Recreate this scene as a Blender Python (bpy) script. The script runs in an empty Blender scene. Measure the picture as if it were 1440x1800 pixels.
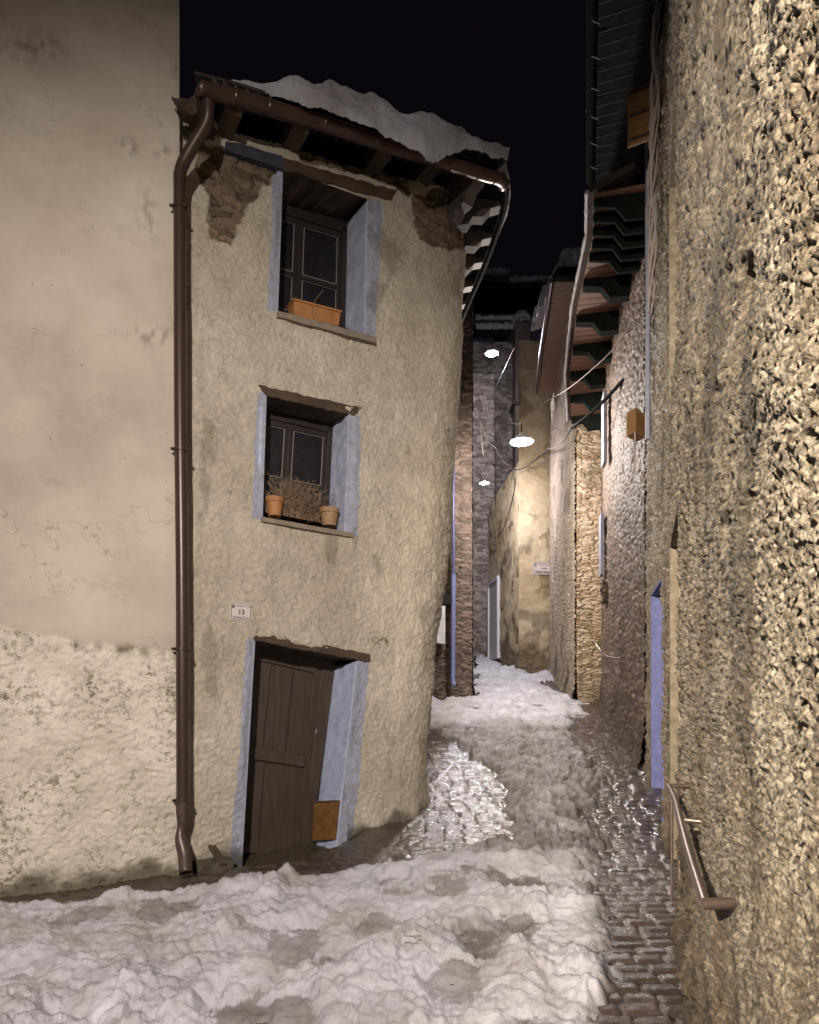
import bpy, math, random
import numpy as np
from mathutils import Vector
random.seed(4)
R = math.radians
sc = bpy.context.scene

# ------------------------------------------------------------------ camera
F, CX, HY, CZ = 1100.0, 720.0, 1215.0, 1.5          # focal length (photo px), centre column, horizon row, eye height
cam = bpy.data.cameras.new('camera'); co = bpy.data.objects.new('camera', cam); sc.collection.objects.link(co)
cam.sensor_width = 36; cam.lens = F / 1800 * 36
cam.shift_y = (HY - 900) / 1800; cam.shift_x = 0
cam.clip_end = 500; cam.clip_start = 0.05
co.location = (0, 0, CZ); co.rotation_euler = (R(90), 0, 0)
sc.camera = co
# ------------------------------------------------------------------ night sky, exposure
w = bpy.data.worlds.new('World'); sc.world = w; w.use_nodes = True
bg = w.node_tree.nodes['Background']; bg.inputs[0].default_value = (0.62, 0.40, 0.72, 1); bg.inputs[1].default_value = 0.0048
sc.view_settings.view_transform = 'Standard'; sc.view_settings.look = 'None'
sc.view_settings.exposure = 0; sc.view_settings.gamma = 1
sc.cycles.max_bounces = 6; sc.cycles.diffuse_bounces = 4
def light(name, loc, power, col, rad, parent=None):
    l = bpy.data.lights.new(name, 'POINT'); l.energy = power; l.color = col; l.shadow_soft_size = rad
    o = bpy.data.objects.new(name, l); sc.collection.objects.link(o); o.location = loc
    if parent: o.parent = parent
    return o
# an unseen street lamp behind the camera, and a spot added for the right wall
def spot(name, loc, aim, power, col, rad, size, blend):
    l = bpy.data.lights.new(name, 'SPOT'); l.energy = power; l.color = col; l.shadow_soft_size = rad; l.spot_size = R(size); l.spot_blend = blend
    o = bpy.data.objects.new(name, l); sc.collection.objects.link(o); o.location = loc
    o.rotation_euler = (Vector(aim)-Vector(loc)).to_track_quat('-Z', 'Y').to_euler(); return o
spot('unseen_spot_light', (-0.35, -3.4, 5.0), (-1.0, 5.0, 1.45), 3550, (1.0, 0.89, 0.785), 0.10, 79, 1.0)
spot('unseen_spot_light', (-2.6, -3.8, 3.4), (2.0, 1.6, 2.9), 12500, (1.0, 0.87, 0.71), 0.05, 60, 1.0)  # added spot, only rakes light along the right wall
# faint sun light added as soft fill, its source unseen
sun = bpy.data.lights.new('fill_sun', 'SUN'); sun.energy = 0.05; sun.angle = R(12); sun.color = (0.80, 0.82, 1.0)
so = bpy.data.objects.new('fill_sun', sun); sc.collection.objects.link(so); so.rotation_euler = (R(48), 0, R(-12))

# ------------------------------------------------------------------ numpy noise
def _h(ix, iy, s):
    n = (ix.astype(np.int64) * 374761393 + iy.astype(np.int64) * 668265263 + s * 974634777) & 0xffffffff
    n = ((n ^ (n >> 13)) * 1274126177) & 0xffffffff
    n = ((n ^ (n >> 16)) * 2246822519) & 0xffffffff
    return ((n ^ (n >> 15)) & 0xffffff) / float(0x1000000)
def pn(x, y, s=0):
    x = np.asarray(x, float); y = np.asarray(y, float)
    ix = np.floor(x); iy = np.floor(y); fx = x - ix; fy = y - iy
    u = fx*fx*fx*(fx*(fx*6-15)+10); v = fy*fy*fy*(fy*(fy*6-15)+10)
    def g(a, b):
        t = _h(ix + a, iy + b, s) * 6.2831853
        return np.cos(t) * (fx - a) + np.sin(t) * (fy - b)
    return 1.5 * ((g(0,0)*(1-u) + g(1,0)*u)*(1-v) + (g(0,1)*(1-u) + g(1,1)*u)*v)
def fbm(x, y, s=0, o=4, g=0.5):
    t = 0; a = 1; f = 1
    for k in range(o):
        t = t + a * pn(x*f + 17.3*k, y*f - 9.1*k, s + k); a *= g; f *= 2.03
    return t
def worley(x, y, s=0, jit=0.9):
    x = np.asarray(x, float); y = np.asarray(y, float)
    ix = np.floor(x); iy = np.floor(y)
    f1 = np.full(x.shape, 9.0); f2 = np.full(x.shape, 9.0); idv = np.zeros(x.shape)
    for a in (-1, 0, 1):
        for b in (-1, 0, 1):
            cx = ix + a; cy = iy + b
            px = cx + .5 + jit*(_h(cx, cy, s) - .5); py = cy + .5 + jit*(_h(cx, cy, s+7) - .5)
            d = np.hypot(x - px, y - py); r = _h(cx, cy, s+13)
            n = d < f1
            f2 = np.where(n, f1, np.minimum(f2, d)); idv = np.where(n, r, idv); f1 = np.where(n, d, f1)
    return f1, f2, idv
def sstep(a, b, x):
    t = np.clip((x - a) / (b - a), 0, 1); return t*t*(3-2*t)
def stones(u, z, wd=.16, ht=.055, s=0):
    """flat schist courses: returns (height 0..1, id)"""
    uw = u + .05*fbm(u*3, z*5, s+3, 2); zw = z + .03*fbm(u*4, z*4, s+5, 3)
    f1, f2, i = worley(uw/wd, zw/ht, s, .85)
    return sstep(.02, .28, f2 - f1) * (.45 + .55*i), i

# ------------------------------------------------------------------ projection helpers
def ray(px, py): return np.array(((px - CX)/F, 1.0, (HY - py)/F))
def at(px, py, Y): r = ray(px, py)*Y; return np.array((r[0], Y, CZ + r[2]))
def proj(P): P = np.asarray(P); return CX + F*P[..., 0]/P[..., 1], HY - F*(P[..., 2] - CZ)/P[..., 1]
def on_plane(px, py, p0, n):
    r = ray(px, py); o = np.array((0, 0, CZ)); n = np.append(np.asarray(n, float), 0) if len(n) == 2 else np.asarray(n, float)
    p0 = np.append(np.asarray(p0, float), 0) if len(p0) == 2 else np.asarray(p0, float)
    return o + r * (np.dot(p0 - o, n) / np.dot(r, n))
def sdf(x, y, poly):
    """signed distance to polygon, positive inside"""
    poly = np.asarray(poly, float); d = np.full(np.shape(x), 1e9); ins = np.zeros(np.shape(x), bool)
    for k in range(len(poly)):
        a = poly[k]; b = poly[(k+1) % len(poly)]; e = b - a
        t = np.clip(((x-a[0])*e[0] + (y-a[1])*e[1]) / max(1e-12, e@e), 0, 1)
        d = np.minimum(d, np.hypot(x - a[0] - t*e[0], y - a[1] - t*e[1]))
        c = ((a[1] > y) != (b[1] > y)); 
        with np.errstate(all='ignore'): xi = a[0] + (y - a[1]) * e[0] / (e[1] if abs(e[1]) > 1e-12 else 1e-12)
        ins ^= (c & (x < xi))
    return np.where(ins, d, -d)

# ------------------------------------------------------------------ materials
def nodes(name):
    m = bpy.data.materials.new(name); m.use_nodes = True; nt = m.node_tree
    return m, nt, nt.nodes['Principled BSDF']
class NT:
    def __init__(s, nt): s.nt = nt; s.tc = nt.nodes.new('ShaderNodeTexCoord').outputs['Object']
    def n(s, t, **k):
        q = s.nt.nodes.new(t)
        for a, b in k.items(): setattr(q, a, b)
        return q
    def lk(s, a, b): s.nt.links.new(a, b)
    def noise(s, scale, detail=4, rough=.6, vec=None, stretch=None):
        q = s.n('ShaderNodeTexNoise'); q.inputs['Scale'].default_value = scale; q.inputs['Detail'].default_value = detail; q.inputs['Roughness'].default_value = rough
        v = vec or s.tc
        if stretch:
            mp = s.n('ShaderNodeMapping'); mp.inputs['Scale'].default_value = stretch; s.lk(v, mp.inputs[0]); v = mp.outputs[0]
        s.lk(v, q.inputs['Vector']); return q.outputs['Fac']
    def ramp(s, fac, stops):
        q = s.n('ShaderNodeValToRGB'); e = q.color_ramp.elements
        while len(e) < len(stops): e.new(.5)
        for k, (p, c) in enumerate(stops):
            e[k].position = p; e[k].color = (*c, 1) if len(c) == 3 else c
        s.lk(fac, q.inputs[0]); return q.outputs['Color']
    def mix(s, fac, a, b, mode='MIX'):
        q = s.n('ShaderNodeMix', data_type='RGBA', blend_type=mode)
        if isinstance(fac, (int, float)): q.inputs[0].default_value = fac
        else: s.lk(fac, q.inputs[0])
        for i, v in ((6, a), (7, b)):
            if isinstance(v, tuple): q.inputs[i].default_value = (*v, 1)
            else: s.lk(v, q.inputs[i])
        return q.outputs[2]
    def attr(s, name): q = s.n('ShaderNodeAttribute'); q.attribute_name = name; return q.outputs['Fac']
    def math(s, op, a, b=0.0):
        q = s.n('ShaderNodeMath', operation=op)
        for i, v in ((0, a), (1, b)):
            if isinstance(v, (int, float)): q.inputs[i].default_value = v
            else: s.lk(v, q.inputs[i])
        return q.outputs[0]
    def bump(s, h, dist, strength=1.0, prev=None):
        q = s.n('ShaderNodeBump'); q.inputs['Distance'].default_value = dist; q.inputs['Strength'].default_value = strength
        s.lk(h, q.inputs['Height'])
        if prev is not None: s.lk(prev, q.inputs['Normal'])
        return q.outputs[0]
def g3(v): return (v, v, v)
MATS = {}
def simple(name, c1, c2=None, rough=.7, metal=0.0, scale=12, bump=.0, bscale=60, stretch=None, spec=.5, emit=None):
    if name in MATS: return MATS[name]
    m, nt, b = nodes(name); q = NT(nt)
    c2 = c2 or tuple(x*.6 for x in c1)
    q.lk(q.ramp(q.noise(scale, 6, .65, stretch=stretch), [(.3, c2), (.7, c1)]), b.inputs['Base Color'])
    b.inputs['Roughness'].default_value = rough; b.inputs['Metallic'].default_value = metal
    b.inputs['Specular IOR Level'].default_value = spec
    if bump: q.lk(q.bump(q.noise(bscale, 6, .7, stretch=stretch), bump), b.inputs['Normal'])
    if emit: b.inputs['Emission Color'].default_value = (*emit[0], 1); b.inputs['Emission Strength'].default_value = emit[1]
    MATS[name] = m; return m
def masonry(name, a, b_, stone1, stone2, patch=None, bump=.006, bscale=45, rough=.85, mortar=None, spec=.3, big=1.1, speck=None):
    """plaster colours a/b_, bare stone colours where attribute 'stone', paint where attribute 'paint', dirt where 'dirt'"""
    m, nt, b = nodes(name); q = NT(nt)
    pl = q.ramp(q.noise(big, 7, .62), [(.32, b_), (.62, a)])
    pl = q.mix(q.ramp(q.noise(big*6, 6, .7), [(.45, g3(0)), (.75, g3(.55))]), pl, tuple(x*.62 for x in b_))
    if speck:
        pl = q.mix(q.ramp(q.noise(speck[0], 10, .78), [(.44, g3(speck[1])), (.54, g3(0))]), pl, (.095, .068, .042))
        pl = q.mix(q.ramp(q.noise(speck[0]*1.3+5, 9, .75), [(.56, g3(0)), (.66, g3(.75))]), pl, (.76, .69, .56))
        if speck[1] > .6: pl = q.mix(q.ramp(q.noise(2.2, 7, .7, stretch=(1.6, 1.6, .35)), [(.50, g3(0)), (.66, g3(.75))]), pl, (.15, .105, .055))
    v = q.n('ShaderNodeTexVoronoi', feature='DISTANCE_TO_EDGE'); v.inputs['Scale'].default_value = 1.5
    wv = q.n('ShaderNodeVectorMath', operation='ADD'); nn = q.n('ShaderNodeTexNoise'); nn.inputs['Scale'].default_value = 4; nn.inputs['Detail'].default_value = 8
    q.lk(q.tc, nn.inputs['Vector']); q.lk(q.tc, wv.inputs[0]); q.lk(nn.outputs['Color'], wv.inputs[1]); q.lk(wv.outputs[0], v.inputs['Vector'])
    pl = q.mix(q.math('MULTIPLY', q.ramp(v.outputs['Distance'], [(.0, g3(1)), (.008, g3(0))]), q.ramp(q.noise(1.3, 3, .5), [(.48, g3(0)), (.58, g3(.7))])), pl, (.16, .12, .08))
    idn = q.attr('sid')
    st = q.mix(idn, stone1, stone2)
    st = q.mix(q.ramp(q.noise(9, 6, .7), [(.4, g3(0)), (.7, g3(.6))]), st, tuple(x*.45 for x in stone1))
    if mortar: st = q.mix(q.ramp(q.attr('hgt'), [(.0, g3(1)), (.22, g3(0))]), st, mortar)
    c = q.mix(q.attr('stone'), pl, st)
    c = q.mix(q.attr('paint'), c, q.ramp(q.noise(14, 6, .7), [(.3, (.37, .37, .42)), (.6, (.47, .50, .66))]))
    c = q.mix(q.attr('dirt_shade'), c, (.035, .028, .016))
    q.lk(c, b.inputs['Base Color'])
    b.inputs['Roughness'].default_value = rough; b.inputs['Specular IOR Level'].default_value = spec
    n1 = q.bump(q.noise(bscale, 8, .72), bump)
    n2 = q.bump(q.noise(bscale*4, 4, .7), bump*.3, 1.0, n1)
    q.lk(n2, b.inputs['Normal']); return m
M_house = masonry('ochre_rough_plaster', (.78, .705, .59), (.59, .515, .41), (.17, .125, .085), (.36, .27, .18), bump=.018, bscale=30, speck=(24, .14), mortar=(.045, .032, .022))
M_gran = masonry('granular_render', (.52, .45, .36), (.30, .24, .18), (.24, .18, .13), (.44, .36, .28), bump=.012, bscale=26, big=2.0)
M_near = masonry('sandy_render', (.64, .56, .44), (.42, .345, .25), (.3, .22, .14), (.45, .35, .24), bump=.018, bscale=60, rough=.62, spec=.5, big=2.2, speck=(48, .85))
M_dark = masonry('dark_rubble', (.18, .14, .115), (.11, .085, .07), (.085, .062, .05), (.21, .15, .12), bump=.012, bscale=30, rough=.6, spec=.35, mortar=(.025, .018, .014))
M_pale = masonry('stacked_stone', (.50, .41, .30), (.34, .27, .19), (.30, .21, .13), (.56, .47, .37), bump=.008, bscale=30, mortar=(.07, .05, .035))
M_cold = masonry('grey_stone', (.30, .26, .23), (.18, .155, .14), (.14, .115, .10), (.42, .37, .33), bump=.010, bscale=20, mortar=(.05, .04, .035))
M_old = masonry('stained_plaster', (.60, .52, .37), (.40, .30, .17), (.16, .12, .08), (.30, .22, .14), bump=.006, bscale=25)
def left_mat():
    m, nt, b = nodes('old_smooth_plaster'); q = NT(nt)
    up = q.ramp(q.noise(.9, 5, .6), [(.30, (.34, .295, .25)), (.50, (.455, .395, .33)), (.72, (.54, .49, .42))])
    up = q.mix(q.ramp(q.noise(2.3, 8, .75), [(.56, g3(0)), (.74, g3(.5))]), up, (.24, .20, .15))
    up = q.mix(q.ramp(q.noise(26, 3, .5), [(.73, g3(0)), (.77, g3(.7))]), up, (.10, .08, .06))
    # fine hairline cracks
    v = q.n('ShaderNodeTexVoronoi', feature='DISTANCE_TO_EDGE'); v.inputs['Scale'].default_value = 1.1
    wv = q.n('ShaderNodeVectorMath', operation='ADD'); nn = q.n('ShaderNodeTexNoise'); nn.inputs['Scale'].default_value = 3; nn.inputs['Detail'].default_value = 8
    q.lk(q.tc, nn.inputs['Vector']); q.lk(q.tc, wv.inputs[0]); q.lk(nn.outputs['Color'], wv.inputs[1]); q.lk(wv.outputs[0], v.inputs['Vector'])
    crack = q.math('MULTIPLY', q.ramp(v.outputs['Distance'], [(.0, g3(1)), (.006, g3(0))]), q.ramp(q.noise(1.7, 3, .5), [(.5, g3(0)), (.6, g3(.6))]))
    up = q.mix(crack, up, (.16, .12, .09))
    lo = q.ramp(q.noise(2.5, 6, .6), [(.3, (.50, .45, .37)), (.65, (.70, .64, .56))])
    pits = q.ramp(q.noise(23, 9, .75), [(.51, g3(0)), (.565, g3(1))])
    area = q.ramp(q.noise(3.1, 5, .6), [(.42, g3(0)), (.64, g3(.85))])
    lo = q.mix(q.math('MULTIPLY', pits, area), lo, (.11, .085, .06))
    c = q.mix(q.attr('stone'), up, lo)
    c = q.mix(q.attr('dirt_shade'), c, (.06, .048, .022))
    q.lk(c, b.inputs['Base Color']); b.inputs['Roughness'].default_value = .85; b.inputs['Specular IOR Level'].default_value = .25
    h = q.math('MULTIPLY', q.noise(40, 8, .7), q.math('ADD', q.math('MULTIPLY', q.attr('stone'), 1.0), .10))
    n1 = q.bump(h, .012); n2 = q.bump(pits, -.004, .6, n1)
    q.lk(q.bump(q.noise(2.5, 5, .5), .03, 1, n1), b.inputs['Normal']); return m
M_left = left_mat()
M_blue = simple('lavender_limewash', (.45, .49, .66), (.29, .32, .46), .85, scale=9, bump=.007, bscale=45)
M_blue2 = simple('faded_lavender_limewash', (.40, .42, .55), (.25, .26, .36), .85, scale=7, bump=.005, bscale=40)
M_wood = simple('dark_brown_wood', (.068, .044, .031), (.032, .021, .016), .5, scale=5, bump=.002, bscale=30, stretch=(6, 6, .6))
M_win = simple('near_black_window_wood', (.030, .021, .019), (.016, .012, .011), .45, scale=5, bump=.001, bscale=30)
M_lint = simple('weathered_timber', (.10, .065, .040), (.030, .019, .013), .8, scale=4, bump=.008, bscale=22, stretch=(1, 1, 6))
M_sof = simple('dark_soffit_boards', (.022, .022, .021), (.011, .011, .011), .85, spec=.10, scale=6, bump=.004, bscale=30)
M_brown = simple('reddish_brown_boards', (.20, .105, .070), (.11, .055, .038), .6, scale=4, bump=.002, bscale=20, stretch=(.6, 6, 6))
M_beam = simple('greenish_black_beam', (.012, .014, .012), (.007, .008, .007), .9, spec=.06, scale=8)
M_gut = simple('brown_coated_metal', (.105, .058, .048), (.07, .04, .034), .32, .25, scale=3, bump=.0015, bscale=20)
M_pipe = simple('brown_downpipe_paint', (.062, .038, .030), (.045, .028, .022), .34, .2, scale=5, bump=.001, bscale=25)
M_glass = simple('dark_window_glass', (.022, .020, .026), (.012, .010, .014), .08, spec=.8)
M_bead = simple('pale_putty_line', (.30, .27, .24), (.20, .17, .15), .7)
M_terra = simple('terracotta', (.42, .20, .075), (.28, .12, .045), .65, scale=10, bump=.001)
M_terra2 = simple('dusty_terracotta', (.36, .23, .13), (.26, .155, .08), .75, scale=14)
M_stonesill = simple('grey_sill_slab', (.26, .21, .165), (.18, .145, .115), .75, scale=14, bump=.002)
M_sign = simple('enamel_plate', (.62, .56, .55), (.55, .49, .48), .35, scale=5)
M_ink = simple('black_enamel', (.015, .012, .013), (.01, .01, .01), .5)
M_steel = simple('brushed_steel', (.24, .18, .155), (.16, .12, .10), .33, .8, scale=20)
M_rust = simple('rusted_metal_panel', (.20, .10, .028), (.11, .05, .015), .55, .2, scale=12, bump=.002, bscale=40)
M_conc = simple('wet_concrete', (.09, .075, .056), (.05, .042, .032), .35, scale=4, bump=.010, bscale=26)
M_twig = simple('dry_twigs', (.26, .18, .12), (.14, .09, .06), .8)
M_tile = simple('old_roof_tile', (.055, .034, .030), (.05, .03, .026), .7, scale=9)
M_cable = simple('pale_cable', (.30, .25, .24), (.20, .165, .16), .6)
M_cabled = simple('black_cable', (.015, .013, .014), (.01, .009, .009), .9, spec=.1)
M_white = simple('white_painted_door', (.62, .62, .66), (.48, .48, .52), .5, scale=5)
M_bluepipe = simple('blue_painted_pipe', (.15, .175, .36), (.11, .125, .26), .4)
M_greyblue = simple('grey_blue_shutter', (.24, .25, .32), (.17, .18, .24), .6)
M_lampmetal = simple('white_enamel_shade', (.7, .7, .7), (.6, .6, .6), .4)
M_bulb = simple('lit_bulb', (1, 1, 1), (1, 1, 1), .5, emit=((1.0, .97, 1.0), 45))
def snow_mat():
    m, nt, b = nodes('wet_snow'); q = NT(nt)
    gr = q.ramp(q.noise(70, 5, .7), [(.66, g3(0)), (.72, g3(.5))])
    cl = q.ramp(q.noise(3, 6, .6), [(.3, (.42, .42, .47)), (.7, (.60, .60, .67))])
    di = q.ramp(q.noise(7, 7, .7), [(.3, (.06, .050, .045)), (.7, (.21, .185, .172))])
    cl = q.mix(q.ramp(q.noise(1.7, 6, .7), [(.44, g3(0)), (.66, g3(.7))]), cl, (.32, .285, .27))
    cl = q.mix(gr, cl, (.20, .17, .15))
    q.lk(q.mix(q.attr('dirt_shade'), cl, di), b.inputs['Base Color'])
    b.inputs['Roughness'].default_value = .55; b.inputs['Specular IOR Level'].default_value = .35
    b.inputs['Subsurface Weight'].default_value = .0
    n1 = q.bump(q.noise(28, 7, .65), .012); q.lk(q.bump(q.noise(140, 5, .7), .002, 1, n1), b.inputs['Normal']); return m
M_snow = snow_mat()
def cobble_mat():
    m, nt, b = nodes('wet_stone_setts'); q = NT(nt)
    c = q.mix(q.attr('sid'), (.034, .025, .023), (.085, .060, .054))
    c = q.mix(q.ramp(q.noise(2.2, 6, .65), [(.45, g3(0)), (.7, g3(.6))]), c, (.040, .034, .018))
    c = q.mix(q.attr('dirt_shade'), c, (.055, .046, .030))
    q.lk(c, b.inputs['Base Color'])
    q.lk(q.ramp(q.noise(5, 6, .7), [(.35, g3(.12)), (.7, g3(.42))]), b.inputs['Roughness'])
    b.inputs['Specular IOR Level'].default_value = .6; b.inputs['Coat Weight'].default_value = .55; b.inputs['Coat Roughness'].default_value = .10; b.inputs['Coat IOR'].default_value = 1.6
    n1 = q.bump(q.noise(60, 6, .68), .0042); n2 = q.bump(q.noise(190, 4, .7), .0016, 1, n1); q.lk(n2, b.inputs['Normal']); q.lk(n2, b.inputs['Coat Normal']); return m
M_cob = cobble_mat()

# ------------------------------------------------------------------ object helpers
def link(o): sc.collection.objects.link(o); return o
def thing(name, label, cat, loc=(0, 0, 0), group=None, kind=None):
    o = bpy.data.objects.new(name, None); link(o); o.location = [float(v) for v in loc]; o.empty_display_size = .2
    o['label'] = label; o['category'] = cat
    if group: o['group'] = group
    return o
def tag(o, label, cat, group=None, kind=None):
    o['label'] = label; o['category'] = cat
    if group: o['group'] = group
    if kind: o['kind'] = kind
    return o
def mk(name, V, Fc, mat, parent=None, smooth=False, attrs=None, local=False):
    me = bpy.data.meshes.new(name); V = np.asarray(V, dtype=np.float32).reshape(-1, 3)
    if isinstance(Fc, np.ndarray):
        nf = len(Fc); me.vertices.add(len(V)); me.vertices.foreach_set('co', V.ravel())
        me.loops.add(nf*4); me.loops.foreach_set('vertex_index', Fc.astype(np.int32).ravel())
        me.polygons.add(nf); me.polygons.foreach_set('loop_start', np.arange(0, nf*4, 4, dtype=np.int32))
        me.update(calc_edges=True)
    else:
        me.from_pydata([tuple(map(float, v)) for v in V], [], Fc); me.update()
    if smooth: me.polygons.foreach_set('use_smooth', np.ones(len(me.polygons), bool))
    for k, a in (attrs or {}).items():
        at_ = me.attributes.new(k, 'FLOAT', 'POINT'); at_.data.foreach_set('value', np.asarray(a, np.float32).ravel())
    me.materials.append(mat)
    o = link(bpy.data.objects.new(name, me))
    if parent:
        o.parent = parent
        if not local:                                   # vertices are in world metres
            p = parent; off = Vector((0, 0, 0))
            while p: off += p.location; p = p.parent
            o.location = -off
    return o
def grid_faces(n, m, keep=None):
    i = np.arange(n-1)[:, None]*m + np.arange(m-1)[None, :]
    f = np.stack([i, i+1, i+m+1, i+m], -1)
    return f[keep] if keep is not None else f.reshape(-1, 4)
def grid(name, P, mat, parent=None, keep=None, smooth=True, attrs=None, local=False):
    n, m = P.shape[:2]; f = grid_faces(n, m, keep).reshape(-1, 4)
    used = np.zeros(n*m, bool); used[f.ravel()] = True; mp = np.cumsum(used)-1
    a = {k: np.broadcast_to(v, (n, m)).ravel()[used] for k, v in (attrs or {}).items()}
    return mk(name, P.reshape(-1, 3)[used], mp[f], mat, parent, smooth, a, local)
class MB:
    def __init__(s): s.v = []; s.f = []
    def add(s, V, Fs):
        b = len(s.v); s.v += [tuple(map(float, p)) for p in V]; s.f += [tuple(b+i for i in f) for f in Fs]; return s
    def hexa(s, a, b):
        """a,b: two quads (4 pts each) facing each other"""
        return s.add(list(a)+list(b), [(0,1,2,3), (7,6,5,4), (0,4,5,1), (1,5,6,2), (2,6,7,3), (3,7,4,0)])
    def beam(s, p0, p1, wd, ht, up=(0, 0, 1)):
        p0 = np.array(p0, float); p1 = np.array(p1, float); d = p1-p0; d /= np.linalg.norm(d)
        sd = np.cross(d, up); sd /= np.linalg.norm(sd); u = np.cross(sd, d)
        q = lambda p: [p-sd*wd/2-u*ht/2, p+sd*wd/2-u*ht/2, p+sd*wd/2+u*ht/2, p-sd*wd/2+u*ht/2]
        return s.hexa(q(p0), q(p1))
    def tube(s, pts, r, n=8, cap=True):
        pts = [np.array(p, float) for p in pts]; rr = r if hasattr(r, '__len__') else [r]*len(pts)
        t0 = pts[1]-pts[0]; a = np.cross(t0, (0.3, 0.2, 1.0)); a /= np.linalg.norm(a); V = []
        for k, p in enumerate(pts):
            t = pts[min(k+1, len(pts)-1)]-pts[max(k-1, 0)]; t = t/np.linalg.norm(t)
            a = a - t*np.dot(a, t); a /= np.linalg.norm(a); b = np.cross(t, a)
            for j in range(n):
                q = 2*math.pi*j/n; V.append(p + rr[k]*(math.cos(q)*a + math.sin(q)*b))
        Fs = [(k*n+j, k*n+(j+1) % n, (k+1)*n+(j+1) % n, (k+1)*n+j) for k in range(len(pts)-1) for j in range(n)]
        if cap: Fs += [tuple(range(n))[::-1], tuple((len(pts)-1)*n+j for j in range(n))]
        return s.add(V, Fs)
    def lathe(s, c, prof, n=24):
        V = [(c[0]+r*math.cos(2*math.pi*j/n), c[1]+r*math.sin(2*math.pi*j/n), c[2]+z) for r, z in prof for j in range(n)]
        return s.add(V, [(k*n+j, k*n+(j+1) % n, (k+1)*n+(j+1) % n, (k+1)*n+j) for k in range(len(prof)-1) for j in range(n)])
    def prof(s, poly, o, du, dv, dw, wd):
        """extrude polygon (u,v list) from o along du/dv, thickness wd along dw"""
        o, du, dv, dw = map(lambda q: np.array(q, float), (o, du, dv, dw)); n = len(poly)
        V = [o+du*u+dv*v-dw*wd/2 for u, v in poly] + [o+du*u+dv*v+dw*wd/2 for u, v in poly]
        return s.add(V, [tuple(range(n)), tuple(range(n, 2*n))[::-1]] + [(k, n+k, n+(k+1) % n, (k+1) % n) for k in range(n)])
    def build(s, name, mat, parent=None, smooth=False, bevel=0, local=False):
        o = mk(name, s.v, s.f, mat, parent, smooth, None, local)
        if smooth: 
            md = o.modifiers.new('es', 'EDGE_SPLIT'); md.split_angle = R(50)
        if bevel:
            b = o.modifiers.new('bv', 'BEVEL'); b.width = bevel; b.segments = 2; b.limit_method = 'ANGLE'; b.angle_limit = R(40)
        return o
def rough_box(name, front, dv, mat, parent, amp=.006, step=.03, fq=9):
    """front: 4 corners TL,TR,BR,BL; dv: depth vector; all six sides subdivided and roughened"""
    f = [np.array(p, float) for p in front]; dv = np.array(dv, float); b = [p+dv for p in f]
    V = []; Fs = []
    def side(q):
        n = max(2, int(np.linalg.norm(q[1]-q[0])/step)+1); m = max(2, int(np.linalg.norm(q[3]-q[0])/step)+1)
        n, m = min(n, 90), min(m, 90)
        u = np.linspace(0, 1, n)[None, :, None]; v = np.linspace(0, 1, m)[:, None, None]
        P = q[0]*(1-u)*(1-v)+q[1]*u*(1-v)+q[2]*u*v+q[3]*(1-u)*v
        X, Y, Z = P[..., 0], P[..., 1], P[..., 2]
        P = P + amp*np.stack([fbm(X*fq+Z*fq*.7, Y*fq+Z*fq, 3, 3), fbm(Y*fq+Z*fq*.8, X*fq-Z*fq, 9, 3), fbm(X*fq+Y*fq, Z*fq, 14, 3)], -1)
        base = sum(len(x) for x in V); V.append(P.reshape(-1, 3)); Fs.append(grid_faces(m, n)+base)
    side(f); side([b[1], b[0], b[3], b[2]]); side([b[0], b[1], f[1], f[0]]); side([f[3], f[2], b[2], b[3]]); side([b[0], f[0], f[3], b[3]]); side([f[1], b[1], b[2], f[2]])
    return mk(name, np.concatenate(V), np.concatenate(Fs).astype(np.int32), mat, parent, False)

# ------------------------------------------------------------------ ground
PY = [-40, -8, 0, 3, 5, 6.2, 7.0, 8, 10, 13.5, 18, 24, 40, 120]
PZ = [-4, -.9, -.25, -.06, 0, .10, .27, .50, .80, 1.27, 1.85, 2.78, 5.0, 14]
_yy = np.linspace(-40, 120, 3201); _zz = np.interp(_yy, PY, PZ); _k = np.ones(9)/9; _zz[4:-4] = np.convolve(_zz, _k, 'valid')
def g(X, Y): return np.interp(Y, _yy, _zz) + 0*np.asarray(X)
def to_ground(px, py):
    r = ray(px, py); t = np.linspace(.3, 60, 6000); z = CZ + r[2]*t; b = z < g(0, t)
    k = int(np.argmax(b)) if b.any() else len(t)-1
    return (r[0]*t[k], t[k])
def along(a, b, st): return np.arange(a, b, st)
gx = np.concatenate([np.linspace(-80, -5, 24)[:-1], along(-5, -3.2, .06), along(-3.2, -.4, .019), along(-.4, 2.6, .013), along(2.6, 4.3, .025), along(4.3, 5, .06), np.linspace(5, 80, 24)])
_y = 1.9; gy2 = []
while _y < 7: gy2.append(_y); _y += .0042*_y
gy = np.concatenate([np.linspace(-40, 1.5, 24), np.array(gy2), along(_y, 9.5, .028), along(9.5, 14, .045), along(14, 30, .3), np.linspace(31, 118, 30)])
X, Y = np.meshgrid(gx, gy)
curve = .05*np.sin(X*1.1+.4)                                  # the courses sag a little
Yw = Y + curve + .012*fbm(X*2, Y*2, 31, 2); row = np.floor(Yw/.105); fy = Yw/.105-row
Xw = X + .012*fbm(X*3, Y*3, 37, 2); off = _h(row, row*0, 5)*.2; bw = .17+.05*_h(row, row*0, 6); col = np.floor((Xw+off)/bw); fx = (Xw+off)/bw-col
edge = np.minimum(np.minimum(fx, 1-fx)*bw, np.minimum(fy, 1-fy)*.105); rid = _h(col, row, 8)
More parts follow.
